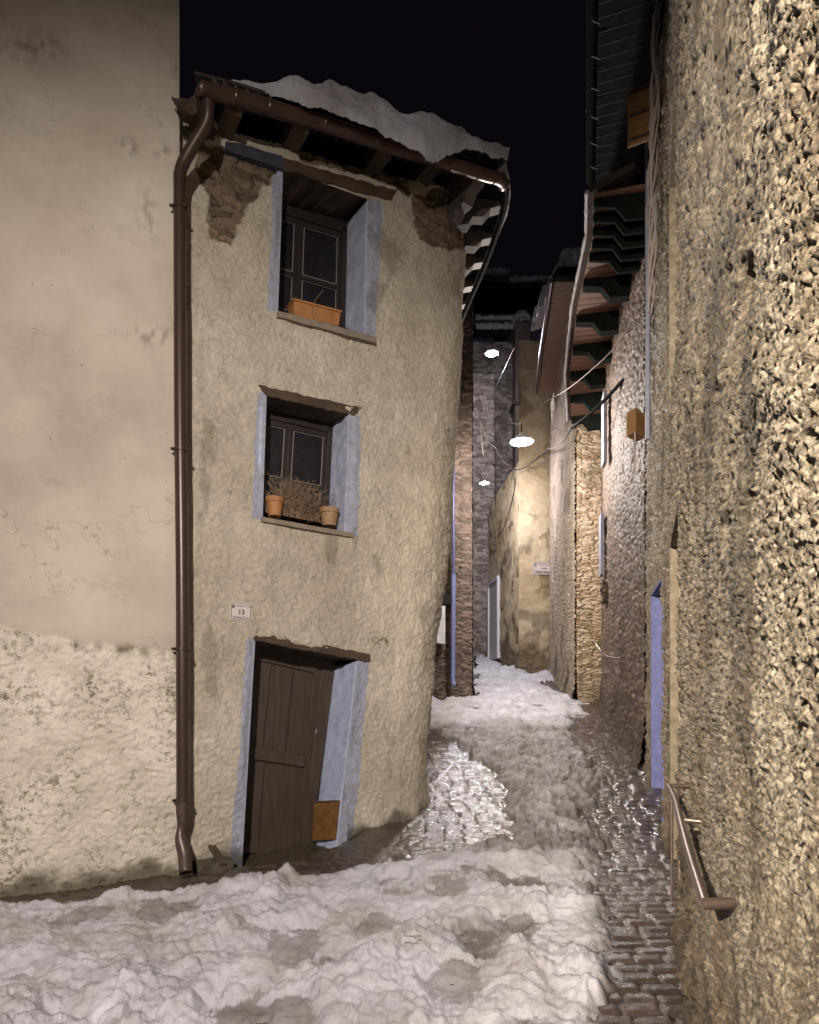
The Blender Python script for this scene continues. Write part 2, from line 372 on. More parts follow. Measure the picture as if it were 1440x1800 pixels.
hs = sstep(0, .022, edge)*.020 + (rid-.5)*.012 + (fx-.5)*(_h(col, row, 9)-.5)*.020 + (fy-.5)*(_h(col, row, 19)-.5)*.026 + .003*fbm(X*30, Y*30, 12, 3)
near = sstep(16, 12, Y)*sstep(-6, -4, X)*sstep(1.2, 1.9, Y)
# concrete and gravel apron beside the left houses
def facade_dist(X, Y):
    d1 = (X+1.92)*.5508-(Y-5.2)*.8346                          # in front of house 13
    d2 = ((X+1.86)*.4600-(Y-5.06)*1.14)/1.2293
    return np.where(X > -1.9, d1, d2)
fd = facade_dist(X, Y)
apron = sstep(.42, .30, fd + .10*fbm(X*2, Y*2, 77, 3)) * sstep(.1, -.25, X)
hgt = near*(hs*(1-apron) + apron*(.012*fbm(X*6, Y*6, 51, 4)+.045*sstep(.45, .0, fd)*sstep(-2.6, -1.7, X)+.009*fbm(X*24, Y*24, 55, 3)+.006*(1-np.clip(worley(X/.05, Y/.05, 53)[0], 0, 1))))
hgt = hgt - .17*np.exp(-np.clip(np.abs(X+1.18)-.38, 0, 9)**2/.05)*sstep(.32, .0, fd)*(fd > -1.2)
P = np.stack([X, Y, g(X, Y)+hgt], -1)
o = grid('cobbled_ground', P, M_cob, smooth=True, attrs={'sid': rid, 'dirt_shade': apron*near, 'stone': 0*X})
o['kind'] = 'structure'

# ------------------------------------------------------------------ snow on the ground
poly_px = [(-900, 1665), (-300, 1620), (0, 1592), (120, 1590), (300, 1572), (480, 1552), (640, 1530), (720, 1512), (830, 1492), (890, 1478), (903, 1455), (885, 1415),
           (862, 1368), (815, 1318), (770, 1285), (700, 1268), (700, 1232), (780, 1236), (835, 1228), (838, 1150), (858, 1158), (885, 1172), (930, 1187), (1000, 1180), (985, 1195),
           (940, 1202), (985, 1222), (1030, 1240), (1012, 1275), (1000, 1300), (1045, 1335), (1062, 1380), (1038, 1425), (1035, 1462), (1085, 1484), (1075, 1500), (1044, 1515), (1048, 1570),
           (1076, 1640), (1096, 1700), (1085, 1765), (1068, 1800), (1050, 2000), (1000, 3500), (-2500, 3500), (-2500, 2200)]
poly = np.array([to_ground(*p) for p in poly_px])
a_ = np.concatenate([np.linspace(-2.2, -.85, 70)[:-1], np.arange(-.85, .40, .0026)])
ys = []; _y = 1.3
while _y < 27: ys.append(_y); _y *= 1.0052
A, Y = np.meshgrid(a_, np.array(ys)); X = A*Y
s = sdf(X, Y, poly)
sf = np.clip(Y/4, 1, 3)                                      # lumps read alike near and far
s = s + .07*sf*fbm(X*2.2, Y*2.2, 61, 3) + .03*fbm(X*9, Y*9, 63, 3)
hol = 0*X
for (hx, hy, rx, ry, am) in [(585, 1705, 45, 16, .16), (815, 1655, 50, 22, .30), (850, 1690, 30, 22, .26), (430, 1795, 60, 16, .22), (780, 1560, 26, 10, .08), (930, 1565, 45, 14, .10), (1050, 1690, 40, 16, .08), (330, 1745, 30, 9, .05), (700, 1745, 40, 10, .06)]:
    c = to_ground(hx, hy); am *= 1.15; e1 = to_ground(hx+rx, hy); e2 = to_ground(hx, hy-ry)
    rr_ = ((X-c[0])/(e1[0]-c[0]))**2 + ((Y-c[1])/(e2[1]-c[1]))**2
    s = s - am*np.exp(-rr_); hol = hol + 3.2*am*np.exp(-rr_*.8)
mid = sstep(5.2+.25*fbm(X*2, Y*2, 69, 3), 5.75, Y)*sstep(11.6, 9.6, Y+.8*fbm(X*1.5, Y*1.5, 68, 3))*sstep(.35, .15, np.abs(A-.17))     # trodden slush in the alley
f1, f2, i1 = worley(X/.17+.4*pn(X*4, Y*4, 2), Y/.17+.4*pn(X*4, Y*4, 3), 21)
g1, g2, i2 = worley(X/.065+.4*pn(X*9, Y*9, 5), Y/.065+.4*pn(X*9, Y*9, 6), 22)
k1, k2, i3 = worley(X/.40, Y/.40, 24)
lump = .055*(1-np.clip(f1, 0, 1)**1.6)*(.3+.9*i1) + .017*(1-np.clip(g1, 0, 1)**1.5)*(.2+i2) + .045*(1-k1)*i3
rug = .35+1.1*sstep(-.35, .45, fbm(X*1.3+9, Y*1.3, 64, 3))
foot = 1-sstep(.16, .36, worley(X/.62, Y/.85, 59)[0])
lump = np.where(mid > .02, lump*(1-mid)+mid*(.028*(1-np.clip(f1, 0, 1))+.066*(1-np.clip(g1, 0, 1)**1.2)*(.1+i2)+.006), lump)
th = .050*sstep(-.01, .16, s)*(1-.40*mid) + lump*sstep(-.03, .10, s)*(rug*(1-mid)*.85+1.0*mid) + .035*fbm(X*1.5, Y*1.5, 66, 2)*sstep(.05, .4, s) + .016*fbm(X*5, Y*5, 65, 3) + .014*fbm(X*16, Y*16, 67, 4) - .055*foot*sstep(.1, .4, s)*(1-mid)
th = th - .045*np.clip(hol, 0, 1) - .03*sstep(.02, -.06, s) - .05*sstep(0, -.05, s)
h1 = worley(X/.034, Y/.034, 58)[0]; th = th + .010*(1-np.clip(h1, 0, 1))*sstep(-.2, .4, fbm(X*3, Y*3, 57, 2)); th = th - mid*.012*(1-sstep(.25, .6, fbm(X*5, Y*5, 70, 3)+.45))
flr = .018+.45*lump+.016*fbm(X*11, Y*11, 56, 4); low_ = (s > .06) & (th < flr) & (Y < 5.8); th = np.where(low_, flr, th)
dirt_shade = np.clip(.55*low_ + np.clip(hol, 0, 1)*.6*(.6+.8*fbm(X*9, Y*9, 52, 3)) + mid*(1.05+.3*fbm(X*3, Y*3, 71, 3)-.38*sstep(.020, .065, lump)) + .45*sstep(.12, .0, s)*(Y < 13) + .9*sstep(.25, .55, fbm(X*1.7+3, Y*1.7, 73, 4))*sstep(.2, .7, X/1.0)*.75*(Y < 5.6)+.22*sstep(.1, .8, X)*(Y < 5.8), 0, 1)  # real slush dirt, plus shade painted in the lane, at right and between clods
Z = g(X, Y)+th
inside = s[:-1, :-1] > -.045
o = grid('snow_on_ground', np.stack([X, Y, Z], -1), M_snow, keep=inside, attrs={'dirt_shade': dirt_shade})
o['kind'] = 'structure'

tw_ = thing('broken_twig', 'tiny pale broken twig lying on the foreground snow near the bottom centre', 'twig', (*to_ground(725, 1703), .05))
c_ = to_ground(725, 1703)
MB().tube([(c_[0]-.05, c_[1]+.01, .135), (c_[0]+.0, c_[1]-.01, .14), (c_[0]+.05, c_[1]+.02, .13)], .004, 5).tube([(c_[0], c_[1]-.01, .14), (c_[0]+.03, c_[1]-.05, .135)], .003, 5).build('stem', M_bead, tw_)
# ------------------------------------------------------------------ LEFT HOUSE
left = thing('plaster_house', 'tall house with smooth pinkish beige plaster above and pitted pale plaster below', 'house', (-3.0, 4.6, 0))
E = np.array((-1.86, 5.06)); D = np.array((1.14, .46))/1.2293; NL = np.array((.46, -1.14))/1.2293
u = np.concatenate([np.linspace(-5.5, -2.3, 20)[:-1], np.arange(-2.3, 0.001, .0125)]); z = np.concatenate([np.arange(-.5, 2.35, .0125), np.linspace(2.35, 10, 150)])
U, Zz = np.meshgrid(u, z)
base = np.stack([E[0]+D[0]*U, E[1]+D[1]*U, Zz], -1); PX, PYY = proj(base)
line = np.interp(PX, [-400, 0, 60, 120, 150, 230, 310, 330], [1060, 1101, 1112, 1124, 1128, 1136, 1148, 1150]) + 5*fbm(U*5, U*0+2, 81, 4)
low = sstep(-3, 4, PYY-line)
dsp = low*(.010+.006*fbm(U*9, Zz*9, 82, 4)+.009*fbm(U*28, Zz*28, 83, 3)) - low*.020*sstep(.42, .62, fbm(U*17, Zz*17, 84, 4)+.10*fbm(U*2, Zz*2, 85, 2)) + (1-low)*.006*fbm(U*1.5, Zz*1.5, 86, 3)
dsp += .03*np.exp(-(Zz-g(0, base[..., 1]))/.10)*(Zz < 2)
N3 = np.array((NL[0], NL[1], 0)); P = base + N3*dsp[..., None]
P[..., 0] += -.012*(U > -.02)*(1+fbm(Zz*4, Zz*0, 88, 4))*.5
gz = g(0, base[..., 1])
dl = np.clip(sstep(.20, .02, Zz-gz+.10*fbm(U*4, Zz*4, 87, 4)), 0, 1)*.85
dl = np.maximum(dl, .75*np.exp(-((PYY-line-6)/9)**2)*sstep(.1, .5, fbm(U*3, U*0, 89, 3)+.25*((PX > 130) & (PX < 290))))
ex = lambda cx, cy, rx, ry, sd: np.exp(-((PX-cx)/rx)**2-((PYY-cy)/ry)**2)*sstep(-.1, .5, fbm(U*14, Zz*14, sd, 4))
dl = np.maximum(dl, .55*(ex(285, 262, 20, 14, 401)+ex(225, 258, 22, 14, 403)+ex(262, 380, 16, 42, 405)+ex(60, 80, 60, 26, 407)+ex(270, 590, 60, 14, 408)*1.0))
grid('wall', P, M_left, left, attrs={'stone': low, 'dirt_shade': dl})
MB().hexa([(-1.862, 5.065, -.5), (-1.862, 5.065, 10), (-4.9, 11, 10), (-4.9, 11, -.5)], [(-2.2, 5.02, -.5), (-2.2, 5.02, 10), (-7.5, 9, 10), (-7.5, 9, -.5)]).build('side_wall', M_left, left)

# ------------------------------------------------------------------ HOUSE 13
P0 = np.array((-1.92, 5.2)); DF = np.array((.8346, .5508)); NF = np.array((.5508, -.8346)); N3F = np.array((NF[0], NF[1], 0)); D3F = np.array((DF[0], DF[1], 0))
def fp(px, py, off=0.0): return on_plane(px, py, P0+NF*off, NF)
def FQ(pts, off): return [fp(x, y, off) for x, y in pts]
h13 = thing('corner_house', 'narrow crooked corner house with rough ochre plaster, blue edged windows and a snowy roof', 'house', (-1.2, 5.7, 0))
DOOR = [(449, 1124), (629, 1158), (589, 1516), (425, 1534)]
LOWW = [(469, 694), (614, 727), (608, 938), (462, 909)]
UPW = [(498, 296), (646, 350), (643, 592), (489, 547)]
def tx(zv): return np.interp(zv, [-1, 0, .75, 2.2, 3.5, 5, 6.4, 8], [-.22, -.22, -.20, -.04, .11, .20, .26, .30])
zs = np.arange(-.3, 7.15, .0125)
N1 = 205; sN = np.linspace(0, 1, N1); arcN = np.linspace(0, 1, 76)[1:]; sideN = np.linspace(0, 1, 60)[1:]
ang0 = math.atan2(DF[1], DF[0]); ang1 = R(97)
uT = (tx(zs)+1.92)/.8346; rad = .85
rows = []; arcs = []
Ts = P0[None]+DF[None]*uT[:, None]; C = Ts - NF[None]*rad
pl_ = P0[None, None]+DF[None, None]*(uT[:, None]*sN[None])[..., None]; nl_ = np.broadcast_to(NF, pl_.shape)
th_ = ang0+(ang1-ang0)*arcN; nn_ = np.stack([np.sin(th_), -np.cos(th_)], -1)
ar_ = C[:, None]+rad*nn_[None]; na_ = np.broadcast_to(nn_[None], ar_.shape)
dd_ = np.array((math.cos(ang1), math.sin(ang1))); sl_ = ar_[:, -1:]+dd_*(sideN[:, None]*5.2)[None]; ns_ = np.broadcast_to(nn_[-1], sl_.shape)
XY = np.concatenate([pl_, ar_, sl_], 1); NN = np.concatenate([nl_, na_, ns_], 1)
Ua = np.concatenate([uT[:, None]*sN[None], uT[:, None]+rad*(ang1-ang0)*arcN[None], uT[:, None]+rad*(ang1-ang0)+sideN[None]*5.2], 1)
ZZ = np.broadcast_to(zs[:, None], Ua.shape)
B = np.concatenate([XY, ZZ[..., None]], -1).copy(); PX, PYY = proj(B)
planar = np.zeros(Ua.shape, bool); planar[:, :N1] = True
hold = np.zeros(Ua.shape, bool); edged = np.full(Ua.shape, 1e3)
for Q in (DOOR, LOWW, UPW):
    dd = sdf(PX, PYY, Q); dd[~planar] = -1e3
    edged = np.minimum(edged, np.abs(dd)); fc = (dd[:-1, :-1]+dd[1:, :-1]+dd[:-1, 1:]+dd[1:, 1:])/4
    hf = fc > 0
    hold[:-1, :-1] |= hf
    # snap the rim of the hole to the outline
    touch = np.zeros(Ua.shape, bool)
    for a in (0, 1):
        for b in (0, 1): touch[a:Ua.shape[0]-1+a, b:Ua.shape[1]-1+b] |= hf
    full = np.ones(Ua.shape, bool)
    for a in (0, 1):
        for b in (0, 1): full[a:Ua.shape[0]-1+a, b:Ua.shape[1]-1+b] &= hf
    rim = np.argwhere(touch & ~full & (np.abs(dd) < 6)); q = np.array(Q, float)
    for i, j in rim:
        p = np.array((PX[i, j], PYY[i, j])); best = None
        for k in range(4):
            a = q[k]; e = q[(k+1) % 4]-a; t = min(1, max(0, np.dot(p-a, e)/np.dot(e, e))); c = a+e*t; dq = np.linalg.norm(p-c)
            if best is None or dq < best[0]: best = (dq, c)
        B[i, j] = fp(*best[1])
STN = [[(352, 250), (420, 262), (498, 288), (492, 318), (452, 335), (436, 372), (418, 400), (405, 432), (368, 418), (366, 350), (345, 290)],
       [(722, 345), (760, 330), (830, 330), (840, 440), (770, 436), (735, 415)], [(520, 255), (722, 310), (722, 345), (640, 305), (530, 285)]]
wob = 7*fbm(Ua*5, ZZ*5, 91, 3)+4*fbm(Ua*20, ZZ*20, 93, 2)
stone = np.zeros(Ua.shape)
for Q in STN: stone = np.maximum(stone, sstep(-3, 4, sdf(PX+wob, PYY+wob*.7, Q)))
stone[(Ua > uT[:, None]+1.5)] = 0
BLU = [[(433, 1120), (452, 1124), (428, 1534), (404, 1534)], [(625, 1158), (651, 1163), (616, 1500), (586, 1516)],
       [(455, 686), (471, 692), (464, 911), (443, 912)], [(610, 726), (632, 733), (627, 944), (605, 937)],
       [(479, 308), (500, 296), (491, 548), (470, 546)], [(640, 350), (671, 356), (660, 601), (640, 594)]]
paint = np.zeros(Ua.shape)
wb = 2.2*fbm(Ua*22, ZZ*22, 95, 3)
for Q in BLU: paint = np.maximum(paint, sstep(-1.3, .8, sdf(PX+wb, PYY+wb, Q)))
sh, sid = stones(Ua, ZZ, .17, .042, 96)
fade = sstep(2, 12, edged)
rough = .008*fbm(Ua*5, ZZ*5, 97, 2) + .0085*fbm(Ua*26, ZZ*26, 98, 3, .65) + .004*fbm(Ua*10, ZZ*10, 398, 2) + .004*(1-np.clip(worley(Ua*22+pn(Ua*9, ZZ*9, 4), ZZ*26, 99)[0], 0, 1))
big = .035*fbm(Ua*.9+4, ZZ*.8, 101, 3)*fade
gB = g(0, B[..., 1])
dsp = (1-stone)*rough + stone*(-.045+.035*sh+.004*fbm(Ua*30, ZZ*30, 102, 2)) + .05*np.exp(-np.clip(ZZ-gB, 0, 9)/.16)*(PX > 640)
dsp = dsp*(.15+.85*fade) + big
P = B + np.concatenate([NN, np.zeros(NN.shape[:2]+(1,))], -1)*dsp[..., None]
dirt_shade = .75*sstep(.16, .0, ZZ-gB+.10*fbm(Ua*4, ZZ*4, 103, 4)) * ((PX > 610) | (PX < 430))
dirt_shade = np.maximum(dirt_shade, .3*sstep(.60, .85, fbm(Ua*2.2, ZZ*1.2, 104, 5)+.45*sstep(2.6, 3.6, Ua)+.2*(ZZ > 5.3)))
for (cx, cy, rx, ry) in [(672, 1128, 22, 9), (790, 765, 5, 22)]:
    dirt_shade = np.maximum(dirt_shade, .8*np.exp(-((PX-cx)/rx)**2-((PYY-cy)/ry)**2)*sstep(-.1, .3, fbm(Ua*20, ZZ*20, 105, 3)))
wall_top = 6.25+.24*np.clip(Ua, 0, 3.2)
keep = ~hold[:-1, :-1] & (ZZ[:-1, :-1] < wall_top[:-1, :-1])
grid('wall', P, M_house, h13, keep=keep, attrs={'stone': stone, 'paint': paint, 'dirt_shade': dirt_shade, 'sid': sid, 'hgt': sh})

def reveal(name, p_front, p_back, mat, parent, off_back=-.34, thick=.05, off_front=-.002):
    """a jamb: front edge (two pixels on the facade), back edge (two pixels on the inner plane)"""
    a, b = FQ(p_front, off_front); c, d = FQ(p_back, off_back)
    out = D3F*thick
    n, m = 14, 44; V = []
    uu = np.linspace(0, 1, n)[None, :, None]; vv = np.linspace(0, 1, m)[:, None, None]
    G = (a*(1-vv)+b*vv)*(1-uu)+(c*(1-vv)+d*vv)*uu
    am = .009*np.sin(np.pi*uu[..., 0]*.98+.02)
    G = G + D3F*(am*fbm(G[..., 2]*9, G[..., 1]*12, 111, 3))[..., None]
    gr = grid(name, G, mat, parent)
    s_ = gr.modifiers.new('s', 'SOLIDIFY'); s_.thickness = thick; s_.offset = -1
    return gr
# ---- door
door = thing('x', 'x', 'x'); bpy.data.objects.remove(door)
DP = -.36
rough_box('door_lintel', FQ([(438, 1106), (651, 1150), (651, 1164), (449, 1126)], .012), -N3F*.42, M_lint, h13, .012, .03, 7)
reveal('door_jamb', [(629, 1160), (589, 1516)], [(587, 1172), (546, 1514)], M_blue, h13, DP)
reveal('door_jamb', [(448, 1122), (425, 1534)], [(440, 1130), (413, 1534)], M_blue, h13, DP, -.05)
# filler behind the opening so that nothing shows through
MB().hexa(FQ([(400, 1090), (640, 1140), (600, 1530), (380, 1530)], DP-.06), FQ([(400, 1090), (640, 1140), (600, 1530), (380, 1530)], DP-.12)).build('door_backing', M_sof, h13)
dl_ = MB().hexa(FQ([(425, 1148), (556, 1180), (522, 1500), (400, 1500)], DP-.03), FQ([(425, 1148), (556, 1180), (522, 1500), (400, 1500)], DP-.055)).build('door_leaf', M_wood, h13)
def qf(name, pts, o0, o1, mat, parent, bev=.004):
    return MB().hexa(FQ(pts, o0), FQ(pts, o1)).build(name, mat, parent, bevel=bev)
qf('door_stile', [(553, 1180), (566, 1183), (530, 1500), (519, 1500)], DP-.005, DP-.05, M_wood, dl_)
qf('door_rail', [(420, 1142), (566, 1176), (565, 1186), (420, 1152)], DP-.004, DP-.05, M_wood, dl_)
qf('door_rail', [(420, 1309), (538, 1329), (536, 1349), (418, 1331)], DP+.006, DP-.05, M_wood, dl_, .008)
qf('door_rail', [(405, 1482), (524, 1490), (522, 1501), (403, 1499)], DP-.004, DP-.05, M_wood, dl_)
for pts in ([(476, 1168), (478, 1168), (464, 1312), (462, 1312)], [(515, 1178), (517, 1178), (503, 1320), (501, 1320)], [(464, 1342), (466, 1342), (456, 1480), (454, 1480)]):
    MB().hexa(FQ(pts, DP-.026), FQ(pts, DP-.031)).build('board_seam', M_ink, dl_)
qf('door_post', [(566, 1176), (588, 1181), (545, 1502), (529, 1500)], DP+.03, DP-.06, M_wood, h13)
qf('door_head', [(430, 1128), (592, 1160), (588, 1180), (430, 1147)], DP+.02, DP-.06, M_wood, h13)
hd = [fp(553, 1275, DP), fp(557, 1279, DP+.05), fp(555, 1298, DP+.05), fp(550, 1306, DP)]
MB().tube(hd, .008, 8).build('door_handle', M_steel, dl_, True)
MB().tube([fp(554, 1315, DP-.01), fp(554, 1315, DP+.01)], .012, 10).build('keyhole_plate', M_steel, dl_)
# threshold block
rough_box('doorstep', FQ([(345, 1518), (412, 1512), (412, 1545), (345, 1545)], .14), -N3F*.34, M_conc, h13, .014, .03, 5)
# meter cabinet in the jamb
mc = [fp(556, 1409, -.24), fp(597, 1407, -.015), fp(590, 1475, -.015), fp(552, 1477, -.24)]
cb = MB().hexa(mc, [p+D3F*.03 for p in mc]).build('meter_door', M_rust, h13, bevel=.003)
cb.location = cb.location - Vector(D3F*.022)
MB().beam(mc[0]*.97+mc[1]*.03+D3F*-.03, mc[1]-D3F*.03, .02, .012).build('metal_lip', M_lint, cb)
# ---- lower window
def glazing(parent, outer, off, muntin_y, leafsplit):
    """two casements in the opening: outer frame, leaves, panes with putty lines"""
    TL, TR, BR, BL = [np.array(p, float) for p in outer]
    L = lambda s_, t: (TL*(1-s_)+TR*s_)*(1-t)+(BL*(1-s_)+BR*s_)*t
    def q(s0, s1, t0, t1): return [tuple(L(s0, t0)), tuple(L(s1, t0)), tuple(L(s1, t1)), tuple(L(s0, t1))]
    fr = MB()
    for a in (q(-.02, 1.02, -.02, .07), q(-.02, .045, 0, 1), q(.955, 1.02, 0, 1)): fr.hexa(FQ(a, off+.03), FQ(a, off-.05))
    f = fr.build('window_frame', M_win, parent, bevel=.004)
    for (s0, s1) in ((.045, leafsplit), (leafsplit, .955)):
        lf = MB(); wv = .055
        for a in (q(s0, s1, .07, .13), q(s0, s1, .94, 1.0), q(s0, s0+wv, .13, .94), q(s1-wv, s1, .13, .94), q(s0+wv, s1-wv, muntin_y-.018, muntin_y+.018)):
            lf.hexa(FQ(a, off+.012), FQ(a, off-.03))
        l = lf.build('casement', M_win, f, bevel=.003)
        for (t0, t1) in ((.13, muntin_y-.018), (muntin_y+.018, .94)):
            a = q(s0+wv, s1-wv, t0, t1); pn_ = MB().hexa(FQ(a, off-.012), FQ(a, off-.016)).build('pane', M_glass, f)
            bd = MB(); cs = [fp(*p, off=off-.006) for p in q(s0+wv+.008, s1-wv-.008, t0+.008, t1-.008)]
            for k in range(4): bd.tube([cs[k], cs[(k+1) % 4]], .0042, 5)
            bd.build('putty_line', M_bead, f)
    return f
lw = thing('y', 'y', 'y'); bpy.data.objects.remove(lw)
rough_box('window_lintel', FQ([(455, 677), (637, 717), (624, 731), (468, 696)], .010), -N3F*.36, M_lint, h13, .012, .03, 7)
reveal('window_jamb', [(614, 728), (607, 939)], [(583, 738), (574, 928)], M_blue2, h13, -.30)
reveal('window_jamb', [(468, 692), (461, 911)], [(462, 700), (456, 911)], M_blue, h13, -.30, -.05)
glazing(h13, [(452, 718), (584, 748), (574, 925), (440, 900)], -.30, .64, .44)
MB().hexa(FQ([(430, 690), (600, 720), (590, 960), (420, 930)], -.36), FQ([(430, 690), (600, 720), (590, 960), (420, 930)], -.40)).build('window_backing', M_sof, h13)
sill = [fp(461, 908, .03), fp(622, 937, .03), fp(622, 945, .03), fp(461, 916, .03)]
rough_box('window_sill', sill, -N3F*.36, M_stonesill, h13, .002, .04, 5)
# ---- upper window
reveal('window_jamb', [(645, 352), (642, 594)], [(608, 396), (604, 575)], M_blue2, h13, -.34)
reveal('window_jamb', [(497, 298), (488, 549)], [(490, 306), (482, 549)], M_blue2, h13, -.34, -.05)
glazing(h13, [(468, 352), (609, 396), (605, 585), (458, 545)], -.34, .60, .42)
MB().hexa(FQ([(440, 290), (640, 350), (630, 620), (430, 570)], -.40), FQ([(440, 290), (640, 350), (630, 620), (430, 570)], -.44)).build('window_backing', M_sof, h13)
rough_box('window_lintel', FQ([(492, 276), (700, 336), (690, 352), (496, 298)], .02), -N3F*.40, M_lint, h13, .012, .03, 6)
sill = [fp(489, 546, .04), fp(662, 592, .04), fp(662, 603, .04), fp(489, 556, .04)]
rough_box('window_sill', sill, -N3F*.38, M_stonesill, h13, .003, .04, 5)
rough_box('wall_plate', FQ([(398, 246), (495, 273), (500, 298), (398, 264)], .03), -N3F*.10, simple('blue_black_timber', (.05, .05, .085), (.03, .028, .045), .8, bump=.006, bscale=20), h13, .008, .03, 6)
# ---- roof, gutter
ev = [at(347, 152, 4.90), at(420, 170, 5.12), at(502, 195, 5.35), at(590, 221, 5.62), at(680, 252, 5.88), at(750, 272, 6.10), at(804, 290, 6.28), at(850, 305, 6.45), at(882, 317, 6.66)]
zt = ev[-1][2]; ev += [np.array((1.06, 6.95, zt)), np.array((1.02, 7.5, zt)), np.array((.92, 8.2, zt)), np.array((.78, 9.0, zt)), np.array((.64, 10.0, zt)), np.array((.5, 11.2, zt))]
def catmull(pts, n=8):
    pts = [np.array(p, float) for p in pts]; Q = [2*pts[0]-pts[1]]+pts+[2*pts[-1]-pts[-2]]; out = []
    for k in range(1, len(Q)-2):
        for i in range(n):
            t = i/n; a, b, c, d = Q[k-1:k+3]
            out.append(.5*((2*b)+(-a+c)*t+(2*a-5*b+4*c-d)*t*t+(-a+3*b-3*c+d)*t**3))
    out.append(pts[-1]); return np.array(out)
EV = catmull(ev, 8); tg = np.gradient(EV, axis=0); tg[:, 2] = 0; tg /= np.linalg.norm(tg, axis=1)[:, None]
IN = np.stack([-tg[:, 1], tg[:, 0], tg[:, 2]], -1)       # towards the house
# roof deck: from the gutter line in to a ridge
ridge = np.array((-1.7, 9.6, 9.0)); ws = np.linspace(0, 1, 9)
def roofpt(k, w, lift=0.0): 
    e = EV[k] + IN[k]*.03 + np.array((0, 0, .06)); return e*(1-w)+ridge*w + np.array((0, 0, lift))
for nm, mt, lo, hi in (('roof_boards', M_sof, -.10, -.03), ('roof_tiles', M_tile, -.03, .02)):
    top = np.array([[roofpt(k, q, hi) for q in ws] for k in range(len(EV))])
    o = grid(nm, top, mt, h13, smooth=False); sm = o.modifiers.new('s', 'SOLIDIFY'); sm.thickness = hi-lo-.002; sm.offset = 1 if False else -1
tl = MB()
for k in range(3, 64, 2):
    p = roofpt(k, .0); q = roofpt(k, .08); tl.tube([p+np.array((0, 0, .0)), q], [.055, .05], 8)
tl.build('tile_ends', M_tile, h13, True)
gut = MB(); gn = 10; r_ = .062
V = []; 
KC = 66
for k in range(KC+1):
    for j in range(gn+1):
        q = math.pi*j/gn; V.append(EV[k]-IN[k]*(r_*math.cos(q))-np.array((0, 0, r_*math.sin(q)*1.15)))
gut.add(V, [(k*(gn+1)+j, (k+1)*(gn+1)+j, (k+1)*(gn+1)+j+1, k*(gn+1)+j+1) for k in range(KC) for j in range(gn)])
gut.add([V[j] for j in range(gn+1)], [tuple(range(gn+1))])
o = gut.build('gutter', M_gut, h13, True); sm = o.modifiers.new('s', 'SOLIDIFY'); sm.thickness = .004
MB().tube([EV[k]-IN[k]*.01 for k in range(KC-1, len(EV))], .030, 8).build('eaves_board', M_sof, h13, True)
lip = MB().tube([EV[k]-IN[k]*r_ for k in range(KC+1)], .008, 6); lip.build('gutter_lip', M_gut, o, True)
for k in (7, 13, 22, 30, 38, 46, 54, 60):
    if k < len(EV):
        MB().tube([EV[k]-IN[k]*(r_+.005)*math.cos(q)-np.array((0, 0, (r_+.005)*1.15*math.sin(q))) for q in np.linspace(-.1, math.pi, 9)], .007, 5).build('gutter_strap', M_gut, o, True)
# rafters under the eaves
for px in (392, 508, 655, 742, 806):
    c = fp(px, 300); zc = 6.30+.26*((c[0]+1.92)/.8346)+.03; c[2] = zc
    mb = MB(); ln = .34
    mb.prof([(-.4, .0), (-.4, .13), (ln, -.02), (ln, -.08), (ln-.07, -.15), (-.02, -.14)], c, N3F, (0, 0, 1), D3F, .15)
    mb.build('rafter', M_lint if px < 800 else M_brown, h13, bevel=.006)
for (x0, y0) in [(.33, 6.62), (.66, 7.0), (.62, 7.45), (.60, 7.9), (.56, 8.35), (.52, 8.8), (.46, 9.3), (.40, 9.9)]:
    i = int(np.argmin(np.hypot(EV[:, 0]-x0-.3, EV[:, 1]-y0))); e = EV[i]; o_ = -IN[i]; o_[2] = 0
    MB().prof([(-.75, .10), (-.05, -.0), (-.05, -.05), (-.16, -.08), (-.24, -.17), (-.36, -.17), (-.42, -.26), (-.75, -.26)], (e[0], e[1], e[2]), o_, (0, 0, 1), tg[i], .13).build('rafter', simple('worn_rafter_wood', (.16, .13, .12), (.07, .055, .05), .6, scale=8), h13, bevel=.004)
# stub of broken masonry at the left end of the eaves
rough_box('eaves_stub', [at(304, 172, 4.93), at(350, 168, 4.93), at(345, 200, 4.93), at(312, 196, 4.93)], (0.05, .3, .05), M_lint, h13, .02, .02, 12)

# ---- snow on the roof
nk = (len(EV)-1)*6+1; tt = np.linspace(0, len(EV)-1, nk)
ip = lambda A_: np.stack([np.interp(tt, np.arange(len(EV)), A_[:, c]) for c in range(3)], -1)
EVf = ip(EV); INf = ip(IN); pxe, _ = proj(EVf)
ny = 84; vv = np.linspace(0, 1, ny)
K, Vv = np.meshgrid(tt, vv, indexing='ij'); pxk = np.broadcast_to(pxe[:, None], K.shape); arc = np.cumsum(np.r_[0, np.linalg.norm(np.diff(EVf, axis=0), axis=1)])[:, None]+0*K
vl = np.clip(Vv/.42, 0, 1)*.42+np.clip((Vv-.42)/.58, 0, 1)*2.2; n1_ = fbm(arc*2.6, vl*2.6, 121, 3); n2_ = fbm(arc*8, vl*8, 122, 4)
